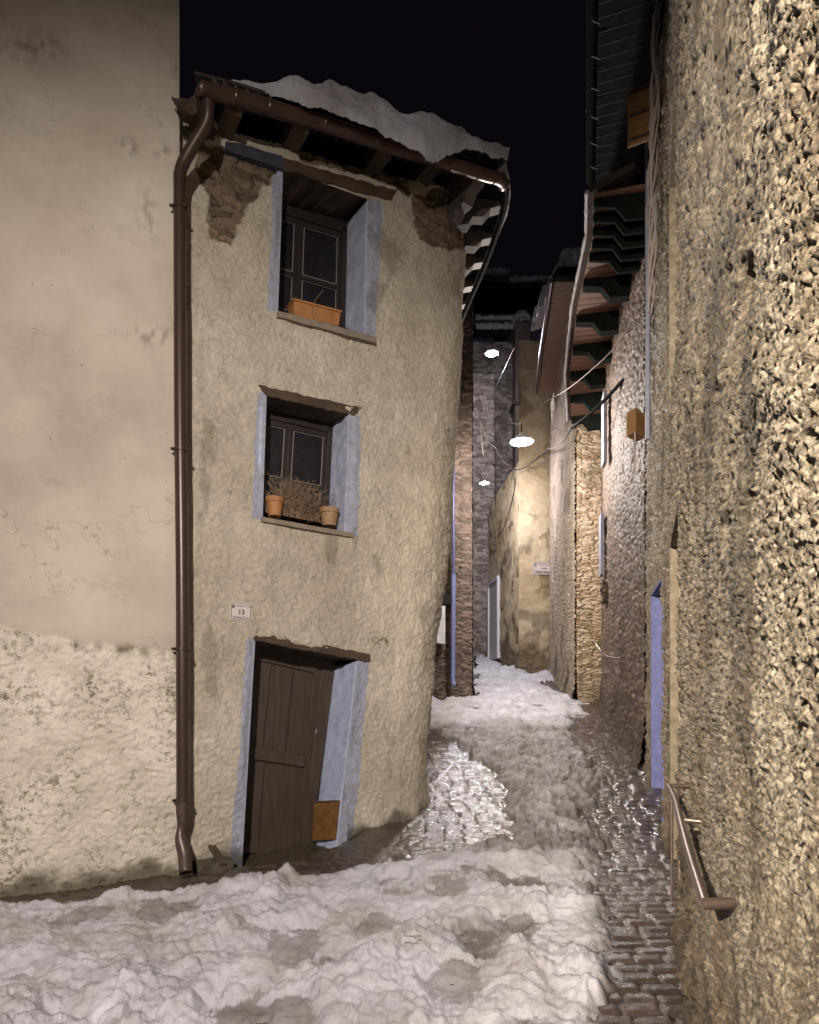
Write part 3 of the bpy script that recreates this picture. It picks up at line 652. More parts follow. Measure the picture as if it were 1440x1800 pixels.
# profile of snow: vv 0..0.3 = rounded front face (bottom to top), then back up the roof
hang = np.interp(pxe, [380, 470, 500, 560, 640, 700, 745, 800, 850, 900], [.14, .10, .02, -.05, -.07, -.12, -.20, .02, .06, .03])
hang = np.where(tt > 64, .04, hang)
back = np.interp(pxe, [380, 470, 500, 560, 900], [.32, .20, .06, -.02, -.01]); back = np.where(tt > 60, .12, back)
fringe = .025*fbm(arc[:, 0]*9, arc[:, 0]*0, 124, 4)
thk = np.interp(pxe, [385, 400, 440, 520, 640, 730, 800, 860, 900], [0, .11, .145, .15, .17, .17, .16, .13, .10]); thk = np.where(tt > 64, .07, thk)
thk = thk*(1+.25*fbm(arc[:, 0]*2.5, arc[:, 0]*0+5, 126, 3))
a = np.clip(Vv/.42, 0, 1)*math.pi*.5; bb = np.clip((Vv-.42)/.58, 0, 1)
outw = -.10 + back[:, None] + (1-np.sin(a))*.04 - np.cos(a-.35)*.10
inn = outw + bb*2.2
zz_ = hang[:, None]*(1-np.sin(a)) + fringe[:, None]*np.clip(1-np.sin(a)*2.2, 0, 1) + (np.sin(a))*(thk[:, None]+.05) + bb*.95
lumpy = .032*fbm(arc*2.4, vl*2.8, 125, 2)+.009*n2_
Ps = EVf[:, None]+INf[:, None]*(inn-lumpy*.9)[..., None]+np.array((0, 0, 1.0))*(zz_+lumpy*np.clip(Vv*4, 0, 1))[..., None]
kp = (pxe[:-1] > 388)[:, None] & np.ones((1, ny-1), bool) 
kp |= (tt[:-1] > 64)[:, None]
o = grid('roof_snow', Ps, M_snow, keep=kp & (K[:-1, :-1] < 100), attrs={'dirt_shade': .05+0*K})
tag(o, 'thick lumpy snow slab sagging over the brown gutter of the crooked corner house', 'snow', kind='stuff')

# ---- downpipe
dpt = [at(366, 178, 4.93), at(366, 200, 4.95), at(360, 222, 4.97), at(336, 262, 4.99), at(321, 290, 5.0), at(316, 312, 5.0), at(316, 345, 5.0), at(317, 700, 5.0), at(320, 1000, 5.0), at(321, 1300, 5.0), at(321, 1408, 5.0)]
dp = thing('downpipe', 'brown metal downpipe with a crushed bent foot, between pale plaster house and ochre house', 'drainpipe', at(321, 1540, 5.0))
MB().tube(catmull(dpt, 6), .048, 16).build('pipe', M_pipe, dp, True)
ft = catmull([at(321, 1404, 5.0), at(320, 1440, 4.99), at(317, 1470, 4.97), at(324, 1500, 4.94), at(327, 1535, 4.86)], 6)
o = MB().tube(ft, [.052-.022*math.exp(-((i-9)/4)**2) for i in range(len(ft))], 14, cap=False).build('crushed_foot', simple('worn_pipe', (.12, .085, .07), (.06, .04, .032), .4, .3), dp, True)
sm = o.modifiers.new('s', 'SOLIDIFY'); sm.thickness = .004
for y in (366, 791, 1141, 1406):
    c = at(np.interp(y, [366, 1406], [316, 321]), y, 5.0)
    mb = MB().tube([c-(0, 0, .012), c+(0, 0, .012)], .056, 16)
    for sx in (-1, 1): mb.tube([c+(sx*.05, -.03, 0), c+(sx*.068, -.03, 0)], .012, 8)
    mb.build('pipe_bracket', M_pipe, dp, True)
# ---- leaning boards
lb = thing('leaning_slats', 'pair of short dark wooden slats leaning by the door left of the blue jamb', 'wood slats', fp(395, 1522, .1))
for dx in (0, 7): MB().beam(fp(368+dx, 1486, .04), fp(391+dx, 1521, .15), .022, .03).build('slat', M_lint, lb, bevel=.003)
# ---- number plate
def text_mesh(name, body, size, origin, ex, ez, mat, parent, align='CENTER', bold=0.0):
    cu = bpy.data.curves.new(name, 'FONT'); cu.body = body; cu.size = size; cu.align_x = align; cu.align_y = 'CENTER'; cu.extrude = .0008; cu.offset = bold
    t = bpy.data.objects.new(name, cu); link(t); dg = bpy.context.evaluated_depsgraph_get(); me = bpy.data.meshes.new_from_object(t.evaluated_get(dg))
    bpy.data.objects.remove(t); ex = np.array(ex, float); ez = np.array(ez, float); nn = np.cross(ex, ez)
    V = [origin+ex*v.co.x+ez*v.co.y+nn*v.co.z for v in me.vertices]; Fs = [tuple(p.vertices) for p in me.polygons]
    return mk(name, V, Fs, mat, parent)
def plaque(root, c, w_, h_, ex, lines, crest=True):
    ex = np.array(ex, float); ez = np.array((0, 0, 1.0)); nn = np.cross(ex, ez)
    q = lambda a, b, o_: c+ex*a+ez*b+nn*o_
    MB().hexa([q(-w_/2, h_/2, .006), q(w_/2, h_/2, .006), q(w_/2, -h_/2, .006), q(-w_/2, -h_/2, .006)], [q(-w_/2, h_/2, -.004), q(w_/2, h_/2, -.004), q(w_/2, -h_/2, -.004), q(-w_/2, -h_/2, -.004)]).build('plate', M_sign, root, bevel=.001)
    a, b = w_/2*.90, h_/2*.86; loop = []
    for cx, cy, s0 in ((a, b, 0), (-a, b, 90), (-a, -b, 180), (a, -b, 270)):
        rr2 = h_*.05
        for k in range(4): t = R(s0+k*30); loop.append(q(cx-math.copysign(rr2, cx)+rr2*math.cos(t), cy-math.copysign(rr2, cy)+rr2*math.sin(t), .0065))
    MB().tube(loop+[loop[0]], h_*.016, 5).build('border_line', M_ink, root)
    for (body, size, x, y, bold) in lines: text_mesh('lettering', body, size, q(x, y, .0072), ex, ez, M_ink, root, bold=bold)
    if crest:
        x, y, s_ = -w_*.37, h_*.26, h_*.11
        MB().prof([(0, 1.3), (.35, .5), (.7, -.4), (.5, -1.0), (0, -1.15), (-.5, -1.0), (-.7, -.4), (-.35, .5)], q(x, y, .007), ex*s_, ez*s_, nn, .001).build('crest', simple('grey_ink', (.12, .11, .11)), root)
pc = (fp(403, 1059)+fp(440, 1092))/2; wpl = np.linalg.norm(fp(403, 1075)[:2]-fp(440, 1075)[:2]); hpl = .160
npl = thing('house_number_plate', 'small white enamel plate reading 13 above the leaning brown door', 'house number', pc+N3F*.03)
tilt = D3F*math.cos(R(2))+np.array((0, 0, -math.sin(R(2))))
plaque(npl, pc+N3F*.032, wpl, hpl, tilt, [('13', .060, .002, -.008, .0012), ('Comune di Ormea', .021, .018, .048, 0), ('Via Santa Croce', .023, 0, -.052, .0003)])
# ---- plants and pots
def planter(name, label, pts, off, hb, mat):
    pass
pb = thing('planter_box', 'long orange plastic planter with one bare twig on the upper window sill', 'planter', fp(560, 566, -.08))
T4 = [fp(514, 522, -.02), fp(615, 549, -.02), fp(614, 574, -.02), fp(519, 547, -.02)]
tw = T4[1]-T4[0]; dn = np.array((0, 0, -1.0)); hgt_ = .15
def trough(c0, ex, L_, Wd, H_, taper=.02):
    mb = MB(); ex = ex/np.linalg.norm(ex); ey = -N3F
    def ringp(l, w0, z0): 
        m = c0+ex*L_/2+ey*Wd/2; return [m+ex*sx*l/2+ey*sy*w0/2+np.array((0, 0, z0)) for sx, sy in ((-1, -1), (1, -1), (1, 1), (-1, 1))]
    rs = [ringp(L_-2*taper, Wd-2*taper, -H_), ringp(L_-.012, Wd-.012, -.02), ringp(L_+.012, Wd+.012, -.02), ringp(L_+.012, Wd+.012, 0), ringp(L_-.012, Wd-.012, 0), ringp(L_-.02, Wd-.02, -.03)]
    V = [p for r3 in rs for p in r3]; Fs = [(3, 2, 1, 0)]
    for k in range(5): Fs += [(k*4+j, k*4+(j+1) % 4, (k+1)*4+(j+1) % 4, (k+1)*4+j) for j in range(4)]
    Fs.append((20, 21, 22, 23)); return mb.add(V, Fs)
c0 = fp(516, 524, -.03); trough(c0, fp(612, 549, -.03)-c0, .50, .15, .145).build('box', M_terra, pb, bevel=.002)
MB().tube(catmull([c0+D3F*.24-N3F*.07-(0, 0, .03), c0+D3F*.235-N3F*.07+(0, 0, .06), c0+D3F*.27-N3F*.07+(0, 0, .13), c0+D3F*.33-N3F*.06+(0, 0, .22)], 4), .0035, 5).add([], []).build('twig', M_twig, pb)
MB().tube(catmull([c0+D3F*.20+N3F*.012-(0, 0, .12), c0+D3F*.18+N3F*.02-(0, 0, .04), c0+D3F*.23-N3F*.05+(0, 0, .03), c0+D3F*.27-N3F*.07+(0, 0, .05)], 4), .003, 5).build('twig', M_twig, pb)
def pot(root, c, r, h, mat):
    MB().lathe(c, [(0, 0), (r*.68, 0), (r*.90, h*.74), (r, h*.74), (r*1.02, h), (r*.90, h), (r*.86, h*.88), (0, h*.86)], 28).build('pot', mat, root, True)
def zat(px, py, off): return fp(px, py, off)
sillz = lambda px: fp(px, np.interp(px, [461, 622], [908, 937]), .03)
c = fp(579, 925, -.10); pt = thing('terracotta_pot', 'round dusty terracotta flower pot at the right end of the lower window sill', 'flower pot', c)
pot(pt, c, .098, .165, M_terra2)
c2 = fp(483, 908, -.10); pt2 = thing('terracotta_pot', 'orange clay pot half hidden by dead stems at the left end of the lower sill', 'flower pot', c2)
pot(pt2, c2, .085, .17, M_terra)
dpz = thing('dried_plant', 'tangle of dead brown stems on the lower window sill between two clay pots', 'plant', fp(530, 915, -.12))
rn = random.Random(5); mb = MB()
for k in range(330):
    px = rn.gauss(524, 27); px = min(588, max(470, px)); b0 = fp(px, np.interp(px, [461, 622], [902, 931]), -.10-.08*rn.random()); b0[2] += .01
    lean = rn.gauss(0, .10); hh = (.30*math.exp(-((px-520)/48)**2)+.06)*rn.uniform(.35, 1.1); cu = rn.gauss(0, .05)
    p1 = b0+D3F*lean*.4+np.array((0, 0, hh*.5))+N3F*rn.gauss(0, .02); p2 = b0+D3F*(lean+cu)+np.array((0, 0, hh))+N3F*rn.gauss(.02, .04)
    mb.tube([b0, p1, p2], [.0030, .0024, .0016], 4, cap=False)
    for _ in range(3):
        t = rn.uniform(.5, 1); pp = p1*(1-t)+p2*t; mb.tube([pp, pp+np.array((rn.gauss(0, .022), rn.gauss(0, .02), rn.uniform(.008, .04)))], [.0022, .0012], 3, cap=False)
mb.build('stems', M_twig, dpz)
c = fp(508, 914, -.10)
o = MB()
lf = random.Random(8)
for k in range(420):
    p = fp(lf.gauss(522, 26), lf.gauss(890, 13), -.06-.1*lf.random()); s_ = lf.uniform(.006, .014); a_v = np.array([lf.gauss(0, 1) for _ in range(3)]); a_v /= np.linalg.norm(a_v); b_v = np.cross(a_v, (.3, .5, .8)); b_v /= np.linalg.norm(b_v)
    o.add([p, p+a_v*s_+b_v*s_*.4, p+a_v*s_*1.8, p+a_v*s_-b_v*s_*.4], [(0, 1, 2, 3)])
o.build('dead_leaves', simple('dead_leaf', (.22, .14, .075), (.12, .07, .04), .85), dpz)

# ------------------------------------------------------------------ generic alley walls
def path_wall(name, pts, z0, z1, dx, dz, mat, parent, fn, holes=(), spacing=None, zlist=None):
    """vertical wall along plan points; outward normal on the left of travel; fn(U,Z,P)->disp,attrs"""
    pts = np.array(pts, float); seg = np.r_[0, np.cumsum(np.linalg.norm(np.diff(pts, axis=0), axis=1))]
    u = spacing if spacing is not None else np.linspace(0, seg[-1], max(2, int(seg[-1]/dx)))
    z = zlist if zlist is not None else np.linspace(z0, z1, max(2, int((z1-z0)/dz)))
    for (a, b, c, d) in holes:
        for q in (a, b):
            u = u.copy(); u[np.argmin(np.abs(u-q))] = q
        for q in (c, d):
            z = z.copy(); z[np.argmin(np.abs(z-q))] = q
    xs = np.interp(u, seg, pts[:, 0]); ys_ = np.interp(u, seg, pts[:, 1]); tx_ = np.gradient(xs, u); ty_ = np.gradient(ys_, u); l = np.hypot(tx_, ty_)
    nx, ny_ = -ty_/l, tx_/l
    U, Z = np.meshgrid(u, z); B = np.stack([np.broadcast_to(xs, U.shape), np.broadcast_to(ys_, U.shape), Z], -1)
    d, at_ = fn(U, Z, B); fade = np.ones(U.shape)
    keep = np.ones((U.shape[0]-1, U.shape[1]-1), bool)
    for (a, b, c, e) in holes:
        um = (U[:-1, :-1]+U[1:, 1:])/2; zm = (Z[:-1, :-1]+Z[1:, 1:])/2
        keep &= ~((um > a) & (um < b) & (zm > c) & (zm < e))
        dx_ = np.maximum(a-U, U-b); dz_ = np.maximum(c-Z, Z-e); fade *= sstep(.0, .05, np.maximum(dx_, dz_))
    d = d*(.25+.75*fade)
    P = B + np.stack([np.broadcast_to(nx, U.shape), np.broadcast_to(ny_, U.shape), 0*U], -1)*d[..., None]
    return grid(name, P, mat, parent, keep=keep, attrs=at_)
def box_room(parent, name, pts, back, z0, z1, mat):
    """lining of an opening in a wall: pts two plan points (near, far), back vector into the wall"""
    a, b = [np.array((*p, 0.0)) for p in pts]; bk = np.array((*back, 0.0)); t = b-a; t /= np.linalg.norm(t); up = np.array((0, 0, 1.0))
    mb = MB()
    for p, s_ in ((b, 1), (a, -1)):
        q = [p+up*z0, p+up*z1, p+bk+up*z1, p+bk+up*z0]; mb.hexa(q, [v+t*s_*.05 for v in q])
    q = [a+up*z1, b+up*z1, b+bk+up*z1, a+bk+up*z1]; mb.hexa(q, [v+up*.05 for v in q])
    q = [a+up*z0, b+up*z0, b+bk+up*z0, a+bk+up*z0]; mb.hexa(q, [v-up*.05 for v in q])
    return mb.build(name, mat, parent)
# ---- NEAR RIGHT HOUSE
near_h = thing('rendered_house', 'big house wall of coarse sandy render with a steel handrail, filling the right edge', 'house', (1.35, 3.0, 0))
pn_pts = [(.433, .55), (1.35, 3.0), (2.40, 5.8), (3.02, 8.0)]
segn = np.r_[0, np.cumsum(np.linalg.norm(np.diff(np.array(pn_pts), axis=0), axis=1))]
def s_of_Y(Yv): return np.interp(Yv, [p[1] for p in pn_pts], segn)
ylist = [.55]
while ylist[-1] < 8.0: ylist.append(ylist[-1]+min(.024, max(.0048, .0055*ylist[-1]**2)))
ylist[-1] = 8.0; sp = s_of_Y(np.array(ylist))
zl = np.concatenate([np.arange(-.35, 2.9, .0068), np.arange(2.9, 4.4, .013), np.arange(4.4, 8.4, .024)])
def near_fn(U, Z, B):
    l1 = worley(U/.019+.5*pn(U*14, Z*14, 2), Z/.019+.5*pn(U*14, Z*14, 3), 131)[0]
    l2 = worley(U/.085+.4*pn(U*7, Z*7, 4), Z/.085+.4*pn(U*7, Z*7, 5), 132)[0]
    d = -.018+.020*fbm(U*2.6, Z*2.6, 133, 3) + .006*(1-l1) + .010*(1-l2)*(.5+.5*pn(U*3, Z*3, 8)) + (1+.45*np.clip(B[..., 1]-1.4, 0, 2.5))*(.0065*fbm(U*40, Z*40, 134, 2, .6) + .0065*fbm(U*88, Z*88, 137, 2, .7))+.012*np.clip(B[..., 1]-1.4, 0, 2)*fbm(U*13, Z*11, 140, 2)
    lowd = sstep(1.1, .3, Z + .5*fbm(U*1.4, Z*1.4, 135, 3))        # render gone near the foot, rubble shows
    sh, sid = stones(U, Z, .17, .08, 136)
    d = d - .02*lowd + lowd*.022*sh
    d = d + .06*np.exp(-np.clip(Z-g(0, B[..., 1]), 0, 9)/.14)
    f1, f2, idh = worley(U/.55, Z/.42, 139)                        # scattered missing stones
    hole = sstep(.17, .08, f1)*(idh > .62)
    d = d - .045*hole
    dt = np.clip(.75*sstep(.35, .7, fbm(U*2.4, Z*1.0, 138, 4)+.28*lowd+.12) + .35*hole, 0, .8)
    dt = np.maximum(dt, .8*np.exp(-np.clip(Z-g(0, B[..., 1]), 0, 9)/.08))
    strip = ((B[..., 1] > 5.3) & (B[..., 1] < 5.55) & (Z > -.5)).astype(float)*0
    return d, {'stone': lowd*.8, 'sid': sid, 'hgt': sh, 'dirt_shade': dt*.75, 'paint': strip}
HA = (s_of_Y(4.15), s_of_Y(5.45), -.35, 2.75); HB = (s_of_Y(6.35), s_of_Y(7.35), -.35, 2.62); HC = (s_of_Y(4.4), s_of_Y(5.6), 3.95, 6.0)
path_wall('wall', pn_pts, 0, 0, 0, 0, M_near, near_h, near_fn, [HA, HB, HC], sp, zl)
MB().hexa([(.47, .57, -.5), (.47, .57, 8.4), (5, .57, 8.4), (5, .57, -.5)], [(.55, .7, -.5), (.55, .7, 8.4), (5, .7, 8.4), (5, .7, -.5)]).build('end_wall', M_near, near_h)
def on_near(Yv): return (float(np.interp(Yv, [p[1] for p in pn_pts], [p[0] for p in pn_pts])), Yv)
BK = (.40, -.14)
M_paleja = simple('pale_flaking_plaster', (.25, .21, .155), (.12, .095, .065), .9, scale=14, bump=.012, bscale=30)
M_bluej = simple('shaded_blue_limewash', (.15, .165, .36), (.09, .10, .23), .85, scale=9, bump=.007, bscale=45)
d1 = box_room(near_h, 'door_reveal', [on_near(4.15), on_near(5.45)], BK, -.3, 2.75, M_paleja)
box_room(near_h, 'window_reveal', [on_near(4.4), on_near(5.6)], BK, 3.95, 6.0, M_paleja)
box_room(near_h, 'door_reveal', [on_near(6.35), on_near(7.35)], BK, -.2, 2.62, M_bluej)
for a, b, z0, z1, nm in ((4.15, 5.45, -.3, 2.75, 'door'), (6.35, 7.35, -.2, 2.62, 'door'), (4.4, 5.6, 3.95, 6.0, 'shutter')):
    p, q = np.array(on_near(a)), np.array(on_near(b)); bk = np.array(BK)*.85
    MB().hexa([(*(p+bk), z0), (*(q+bk), z0), (*(q+bk), z1), (*(p+bk), z1)], [(*(p+bk*1.1), z0), (*(q+bk*1.1), z0), (*(q+bk*1.1), z1), (*(p+bk*1.1), z1)]).build(nm, M_wood, near_h)
# blue paint flakes kept as a slim painted trim at the far doorway
# shutter leaf sticking out high up
def nw(Yv, out=0.0):
    x, y = on_near(Yv); e = .01; x2, y2 = on_near(Yv+e); t = np.array((x2-x, y2-y)); t /= np.linalg.norm(t); n_ = np.array((-t[1], t[0])); return np.array((x, y))+n_*out
sh_ = MB(); a = nw(6.5, .0); b = nw(6.55, .30)
zt_, zb_ = 7.86, 7.28
sh_.hexa([(*a, zb_), (*b, zb_), (*b, zt_), (*a, zt_)], [(a[0], a[1]+.04, zb_), (b[0], b[1]+.04, zb_), (b[0], b[1]+.04, zt_), (a[0], a[1]+.04, zt_)])
sb = sh_.build('wooden_shutter', simple('orange_pine', (.24, .125, .05), (.15, .075, .03), .5, scale=5, stretch=(1, 1, 5)), near_h, bevel=.004)
for zq in (7.33, 7.58, 7.82): MB().beam((a[0], a[1]-.012, zq), (b[0], b[1]-.012, zq), .02, .02).build('batten', M_wood, sb)
# grey pipe on the wall
c = nw(7.2, .05); MB().tube([(*c, 8.1), (*c, 4.4)], .028, 10).build('conduit', M_greyblue, near_h, True)
# hanging bundle of cables
cbn = thing('cable_bundle', 'thick bundle of pale twisted cables hanging down the wall under the right eaves', 'cables', (*nw(6.3, .1), 8.0))
rc = random.Random(3)
for k in range(9):
    Yb = 6.15+rc.uniform(-.15, .15); pts = []
    for i in range(46):
        t = i/45; zz3 = 8.1-t*(2.6 if k < 5 else 1.5); Yv = Yb+.55*t+.05*math.sin(t*14+k*1.7)*(1-.4*t); p = nw(Yv, .07+.03*math.cos(t*14+k*1.7)+.02*rc.random()*0)
        pts.append((p[0], p[1], zz3))
    MB().tube(pts, .010, 6).build('cable', M_cable, cbn, True)
# handrail
hr = thing('handrail', 'brown tubular steel handrail sloping on wall brackets along the sandy right wall', 'handrail', (*nw(2.4, 0), .9))
r0 = at(1240, 1589, 1.64); r1 = at(1212, 1500, 2.1); r2 = at(1196, 1440, 2.55); r3 = at(1187, 1405, 2.95); r4 = at(1175, 1381, 3.35)
MB().tube(catmull([r0, r1, r2, r3, r4], 6), .015, 14).build('rail', M_steel, hr, True)
def wallhit(p, Yw_): q = nw(Yw_, -.03); return (q[0], q[1], p[2])
MB().tube([r0-np.array((.010, 0, 0)), wallhit(r0, 1.66)], .015, 14).build('rail_end', M_steel, hr, True)
for p, yw in ((r2+(0, 0, -.0), 2.50), (r4, 3.35)): MB().tube([p, wallhit(p, yw)], .011, 10).build('bracket', M_steel, hr, True)
pq = at(1181, 1400, 3.3); MB().tube([pq, (pq[0], pq[1], pq[2]-.55)], .008, 8).build('post', M_steel, hr, True)

# ---- eaves builder
SNR = []
def eaves(parent, wall_pts, over, z, mat_board, thick=.05, rafters=(), rmat=None, roof_rise=.35, gutter=True, prof=None, thin=0):
    W_ = np.array(wall_pts, float); seg = np.r_[0, np.cumsum(np.linalg.norm(np.diff(W_, axis=0), axis=1))]
    t = np.gradient(W_, axis=0); t /= np.linalg.norm(t, axis=1)[:, None]; nrm = np.stack([-t[:, 1], t[:, 0]], -1); O = W_+nrm*over
    mb = MB()
    for k in range(len(W_)-1):
        q = [(*W_[k], z), (*O[k], z), (*O[k+1], z), (*W_[k+1], z)]; mb.hexa(q, [(p[0], p[1], z+thick) for p in q])
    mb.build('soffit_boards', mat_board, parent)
    seams = MB()
    nb = int(seg[-1]/.14)
    for i in range(nb):
        s0 = (i+.5)*.14; p = np.array([np.interp(s0, seg, W_[:, c]) for c in (0, 1)]); q = np.array([np.interp(s0, seg, O[:, c]) for c in (0, 1)])
        seams.beam((*p, z-.001), (*q, z-.001), .008, .004)
    seams.build('board_seams', M_ink, parent)
    rf = MB()
    for k in range(len(W_)-1):
        q = [(*(W_[k]-nrm[k]*2.5), z+1.2), (*(O[k]+nrm[k]*.06), z+thick+.01), (*(O[k+1]+nrm[k+1]*.06), z+thick+.01), (*(W_[k+1]-nrm[k+1]*2.5), z+1.2)]
        rf.hexa(q, [(p[0], p[1], p[2]+.09) for p in q])
    rf.build('roof', M_tile, parent)
    if gutter:
        path = [np.array((*(O[k]+nrm[k]*.06), z+.02)) for k in range(len(W_))]
        MB().tube(path, .055, 10).build('gutter', M_beam if rmat is None else M_gut, parent, True)
    for ri, s0 in enumerate(rafters):
        p = np.array([np.interp(s0, seg, W_[:, c]) for c in (0, 1)]); i = min(len(W_)-1, int(np.searchsorted(seg, s0)))
        pr = prof or [(-.05, 0), (-.05, -.30), (.30, -.30), (over*.62, -.14), (over, -.10), (over, 0)]
        MB().prof(pr, (*p, z-.002), (*nrm[i], 0), (0, 0, 1), (*t[i], 0), .045 if ri < thin else .15).build('rafter', rmat or M_beam, parent, bevel=.004)
    return O, nrm
def snow_rim(name, label, pts, z, r=.05, seed=0, up=.0):
    pts = np.array([tuple(p) for p in pts], float); seg = np.r_[0, np.cumsum(np.linalg.norm(np.diff(pts, axis=0), axis=1))]; s_ = np.arange(0, seg[-1], .025)
    q = [np.array((np.interp(v, seg, pts[:, 0]), np.interp(v, seg, pts[:, 1]), z+up)) for v in s_]
    rr2 = np.clip(r*(1+.55*fbm(s_*5, s_*0, 200+seed, 3)+.3*fbm(s_*25, s_*0, 201+seed, 2)), .006, 1)
    q = [p+np.array((0, 0, .3*a3)) for p, a3 in zip(q, rr2)]
    o = MB().tube(q, list(rr2), 8).build(name, M_snow, None, True); tag(o, label, 'snow', kind='stuff')
    return o
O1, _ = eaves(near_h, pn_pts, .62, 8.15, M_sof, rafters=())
snow_rim('eaves_snow', 'thin ragged snow line on the dark gutter edge at top right', [tuple(p+(-.05, 0)) for p in O1[0:]], 8.22, .045, 1)
for k in range(14):
    p = np.array([np.interp(3.6+k*.36, segn, O1[:, c]) for c in (0, 1)])
    MB().tube([(p[0]-.07, p[1], 8.20), (p[0]-.06, p[1], 8.08), (p[0]+.02, p[1]+.01, 8.06)], .006, 5).build('gutter_hook', M_cable, near_h)

# ---- DARK RUBBLE HOUSE (right, middle)
r2h = thing('rubble_house', 'dark glinting rubble stone house under brown boarded eaves, right of the alley', 'house', (3.4, 10, 0))
r2_pts = [(3.02, 8.0), (3.22, 9.5), (3.60, 11.5), (4.17, 13.5)]
def rub_fn(amp=.03, wd=.14, ht=.085, sd=141, st=1.0, dirtlow=.5):
    def fn(U, Z, B):
        sh, sid = stones(U, Z, wd, ht, sd)
        d = amp*sh+.012*fbm(U*3, Z*3, sd+1, 3)+.008*fbm(U*22, Z*22, sd+2, 3)
        d = d+.10*np.exp(-np.clip(Z-g(0, B[..., 1]), 0, 9)/.2)
        dt = dirtlow*sstep(.9, .0, Z-g(0, B[..., 1])+.4*fbm(U*2, Z*2, sd+3, 3))+.4*sstep(.3, .6, fbm(U*1.1, Z*.9, sd+4, 4))
        return d, {'stone': st+0*U, 'sid': sid, 'hgt': sh, 'dirt_shade': np.clip(dt, 0, .75), 'paint': 0*U}
    return fn
path_wall('wall', r2_pts, 0, 7.6, .022, .024, M_dark, r2h, rub_fn())
ev2w = [(2.82, 7.25), (3.02, 8.0), (3.22, 9.5), (3.62, 11.5), (4.17, 13.5)]
O2, _ = eaves(r2h, ev2w, .66, 7.35, M_brown, thin=5, rafters=(.08, .32, .56, .80, 1.04, 1.62, 2.45, 3.30, 4.2, 5.1, 6.1), rmat=M_beam, gutter=False)
snow_rim('eaves_snow', 'snow crust edging the gutter of the brown boarded eaves over the alley', [tuple(p+(-.08, 0)) for p in O2], 7.41, .024, 3)
def slab_on(parent, name, pts, Ya, Yb, z0, z1, out, mat, thick=.06):
    pa = np.array([np.interp(v, [p[1] for p in pts], [p[0] for p in pts]) for v in (Ya, Yb)])
    q = [(pa[0]-out, Ya, z0), (pa[1]-out, Yb, z0), (pa[1]-out, Yb, z1), (pa[0]-out, Ya, z1)]
    return MB().hexa(q, [(x+thick, y, z) for x, y, z in q]).build(name, mat, parent, bevel=.003)
slab_on(r2h, 'shutter', r2_pts, 10.6, 10.95, 5.2+.2, 6.6, .14, M_greyblue)
slab_on(r2h, 'shutter', r2_pts, 11.2, 11.5, 3.0+.6, 4.7, .12, M_greyblue)
rough_box('wall_cavity_lump', [(3.50, 11.4, 3.45), (3.42, 11.0, 3.45), (3.42, 11.0, 3.1), (3.50, 11.4, 3.1)], (.1, .02, 0), M_lint, r2h, .05, .03, 9)  # solid dark lump standing in for a dark hollow in the wall
MB().tube(catmull([(3.02, 10.2, 2.3), (3.04, 9.9, 2.12), (3.02, 9.5, 2.02), (3.1, 9.2, 1.98)], 5), .014, 8).build('iron_rail', M_steel, r2h, True)
lv = thing('wall_lantern_box', 'small orange wooden box hung high on the dark wall at the house joint', 'box', (2.92, 8.1, 5.0))
MB().hexa([(2.80, 7.75, 4.72), (3.0, 7.95, 4.72), (3.0, 7.95, 5.02), (2.80, 7.75, 5.02)], [(2.74, 7.92, 4.72), (2.94, 8.1, 4.72), (2.94, 8.1, 5.02), (2.74, 7.92, 5.02)]).build('box', MATS['orange_pine'], lv, bevel=.01)
MB().tube([(2.80, 7.77, 4.72), (2.79, 7.76, 4.2)], .012, 6).build('hanging_wire', M_cable, lv)

# ---- STACKED STONE HOUSE (its pale front and rough side)
r3h = thing('stacked_stone_house', 'lamp lit house with pale stacked stone front and granular render on its side', 'house', (3.9, 13.6, 1.2))
def st_fn(amp, wd, ht, sd, st=1.0, dl=.3):
    f0 = rub_fn(amp, wd, ht, sd, st, dl); return f0
path_wall('front_wall', [(3.60, 13.52), (4.9, 13.62)][::-1], .9, 10.3, .018, .014, M_pale, r3h, lambda U, Z, B: (lambda r: (r[0]-0.0, r[1]))(st_fn(.045, .24, .055, 151)(U, Z, B)))
path_wall('side_wall', [(3.60, 13.52), (3.95, 16), (4.42, 19.6)], .9, 10.3, .02, .022, M_gran, r3h, st_fn(.045, .11, .07, 155, .35, .4))
O3, _ = eaves(r3h, [(3.60, 13.3), (3.95, 16), (4.30, 18.3)], .50, 10.25, simple('pinkish_soffit', (.26, .16, .12), (.18, .11, .08), .7), rmat=M_beam)
MB().hexa([(3.08, 13.1, 10.2), (4.6, 13.1, 10.2), (4.6, 13.1, 10.38), (3.08, 13.1, 10.38)], [(3.08, 13.3, 10.2), (4.6, 13.3, 10.2), (4.6, 13.3, 10.38), (3.08, 13.3, 10.38)]).build('verge_board', M_beam, r3h)
sr = rough_box('roof_snow', [(3.25, 13.2, 10.85), (4.6, 13.2, 11.0), (4.6, 13.2, 10.40), (3.15, 13.2, 10.40)], (0, 3, .5), M_snow, None, .10, .06, 2)
tag(sr, 'rounded snow cap on the roof of the lamp lit stone house', 'snow', kind='stuff')

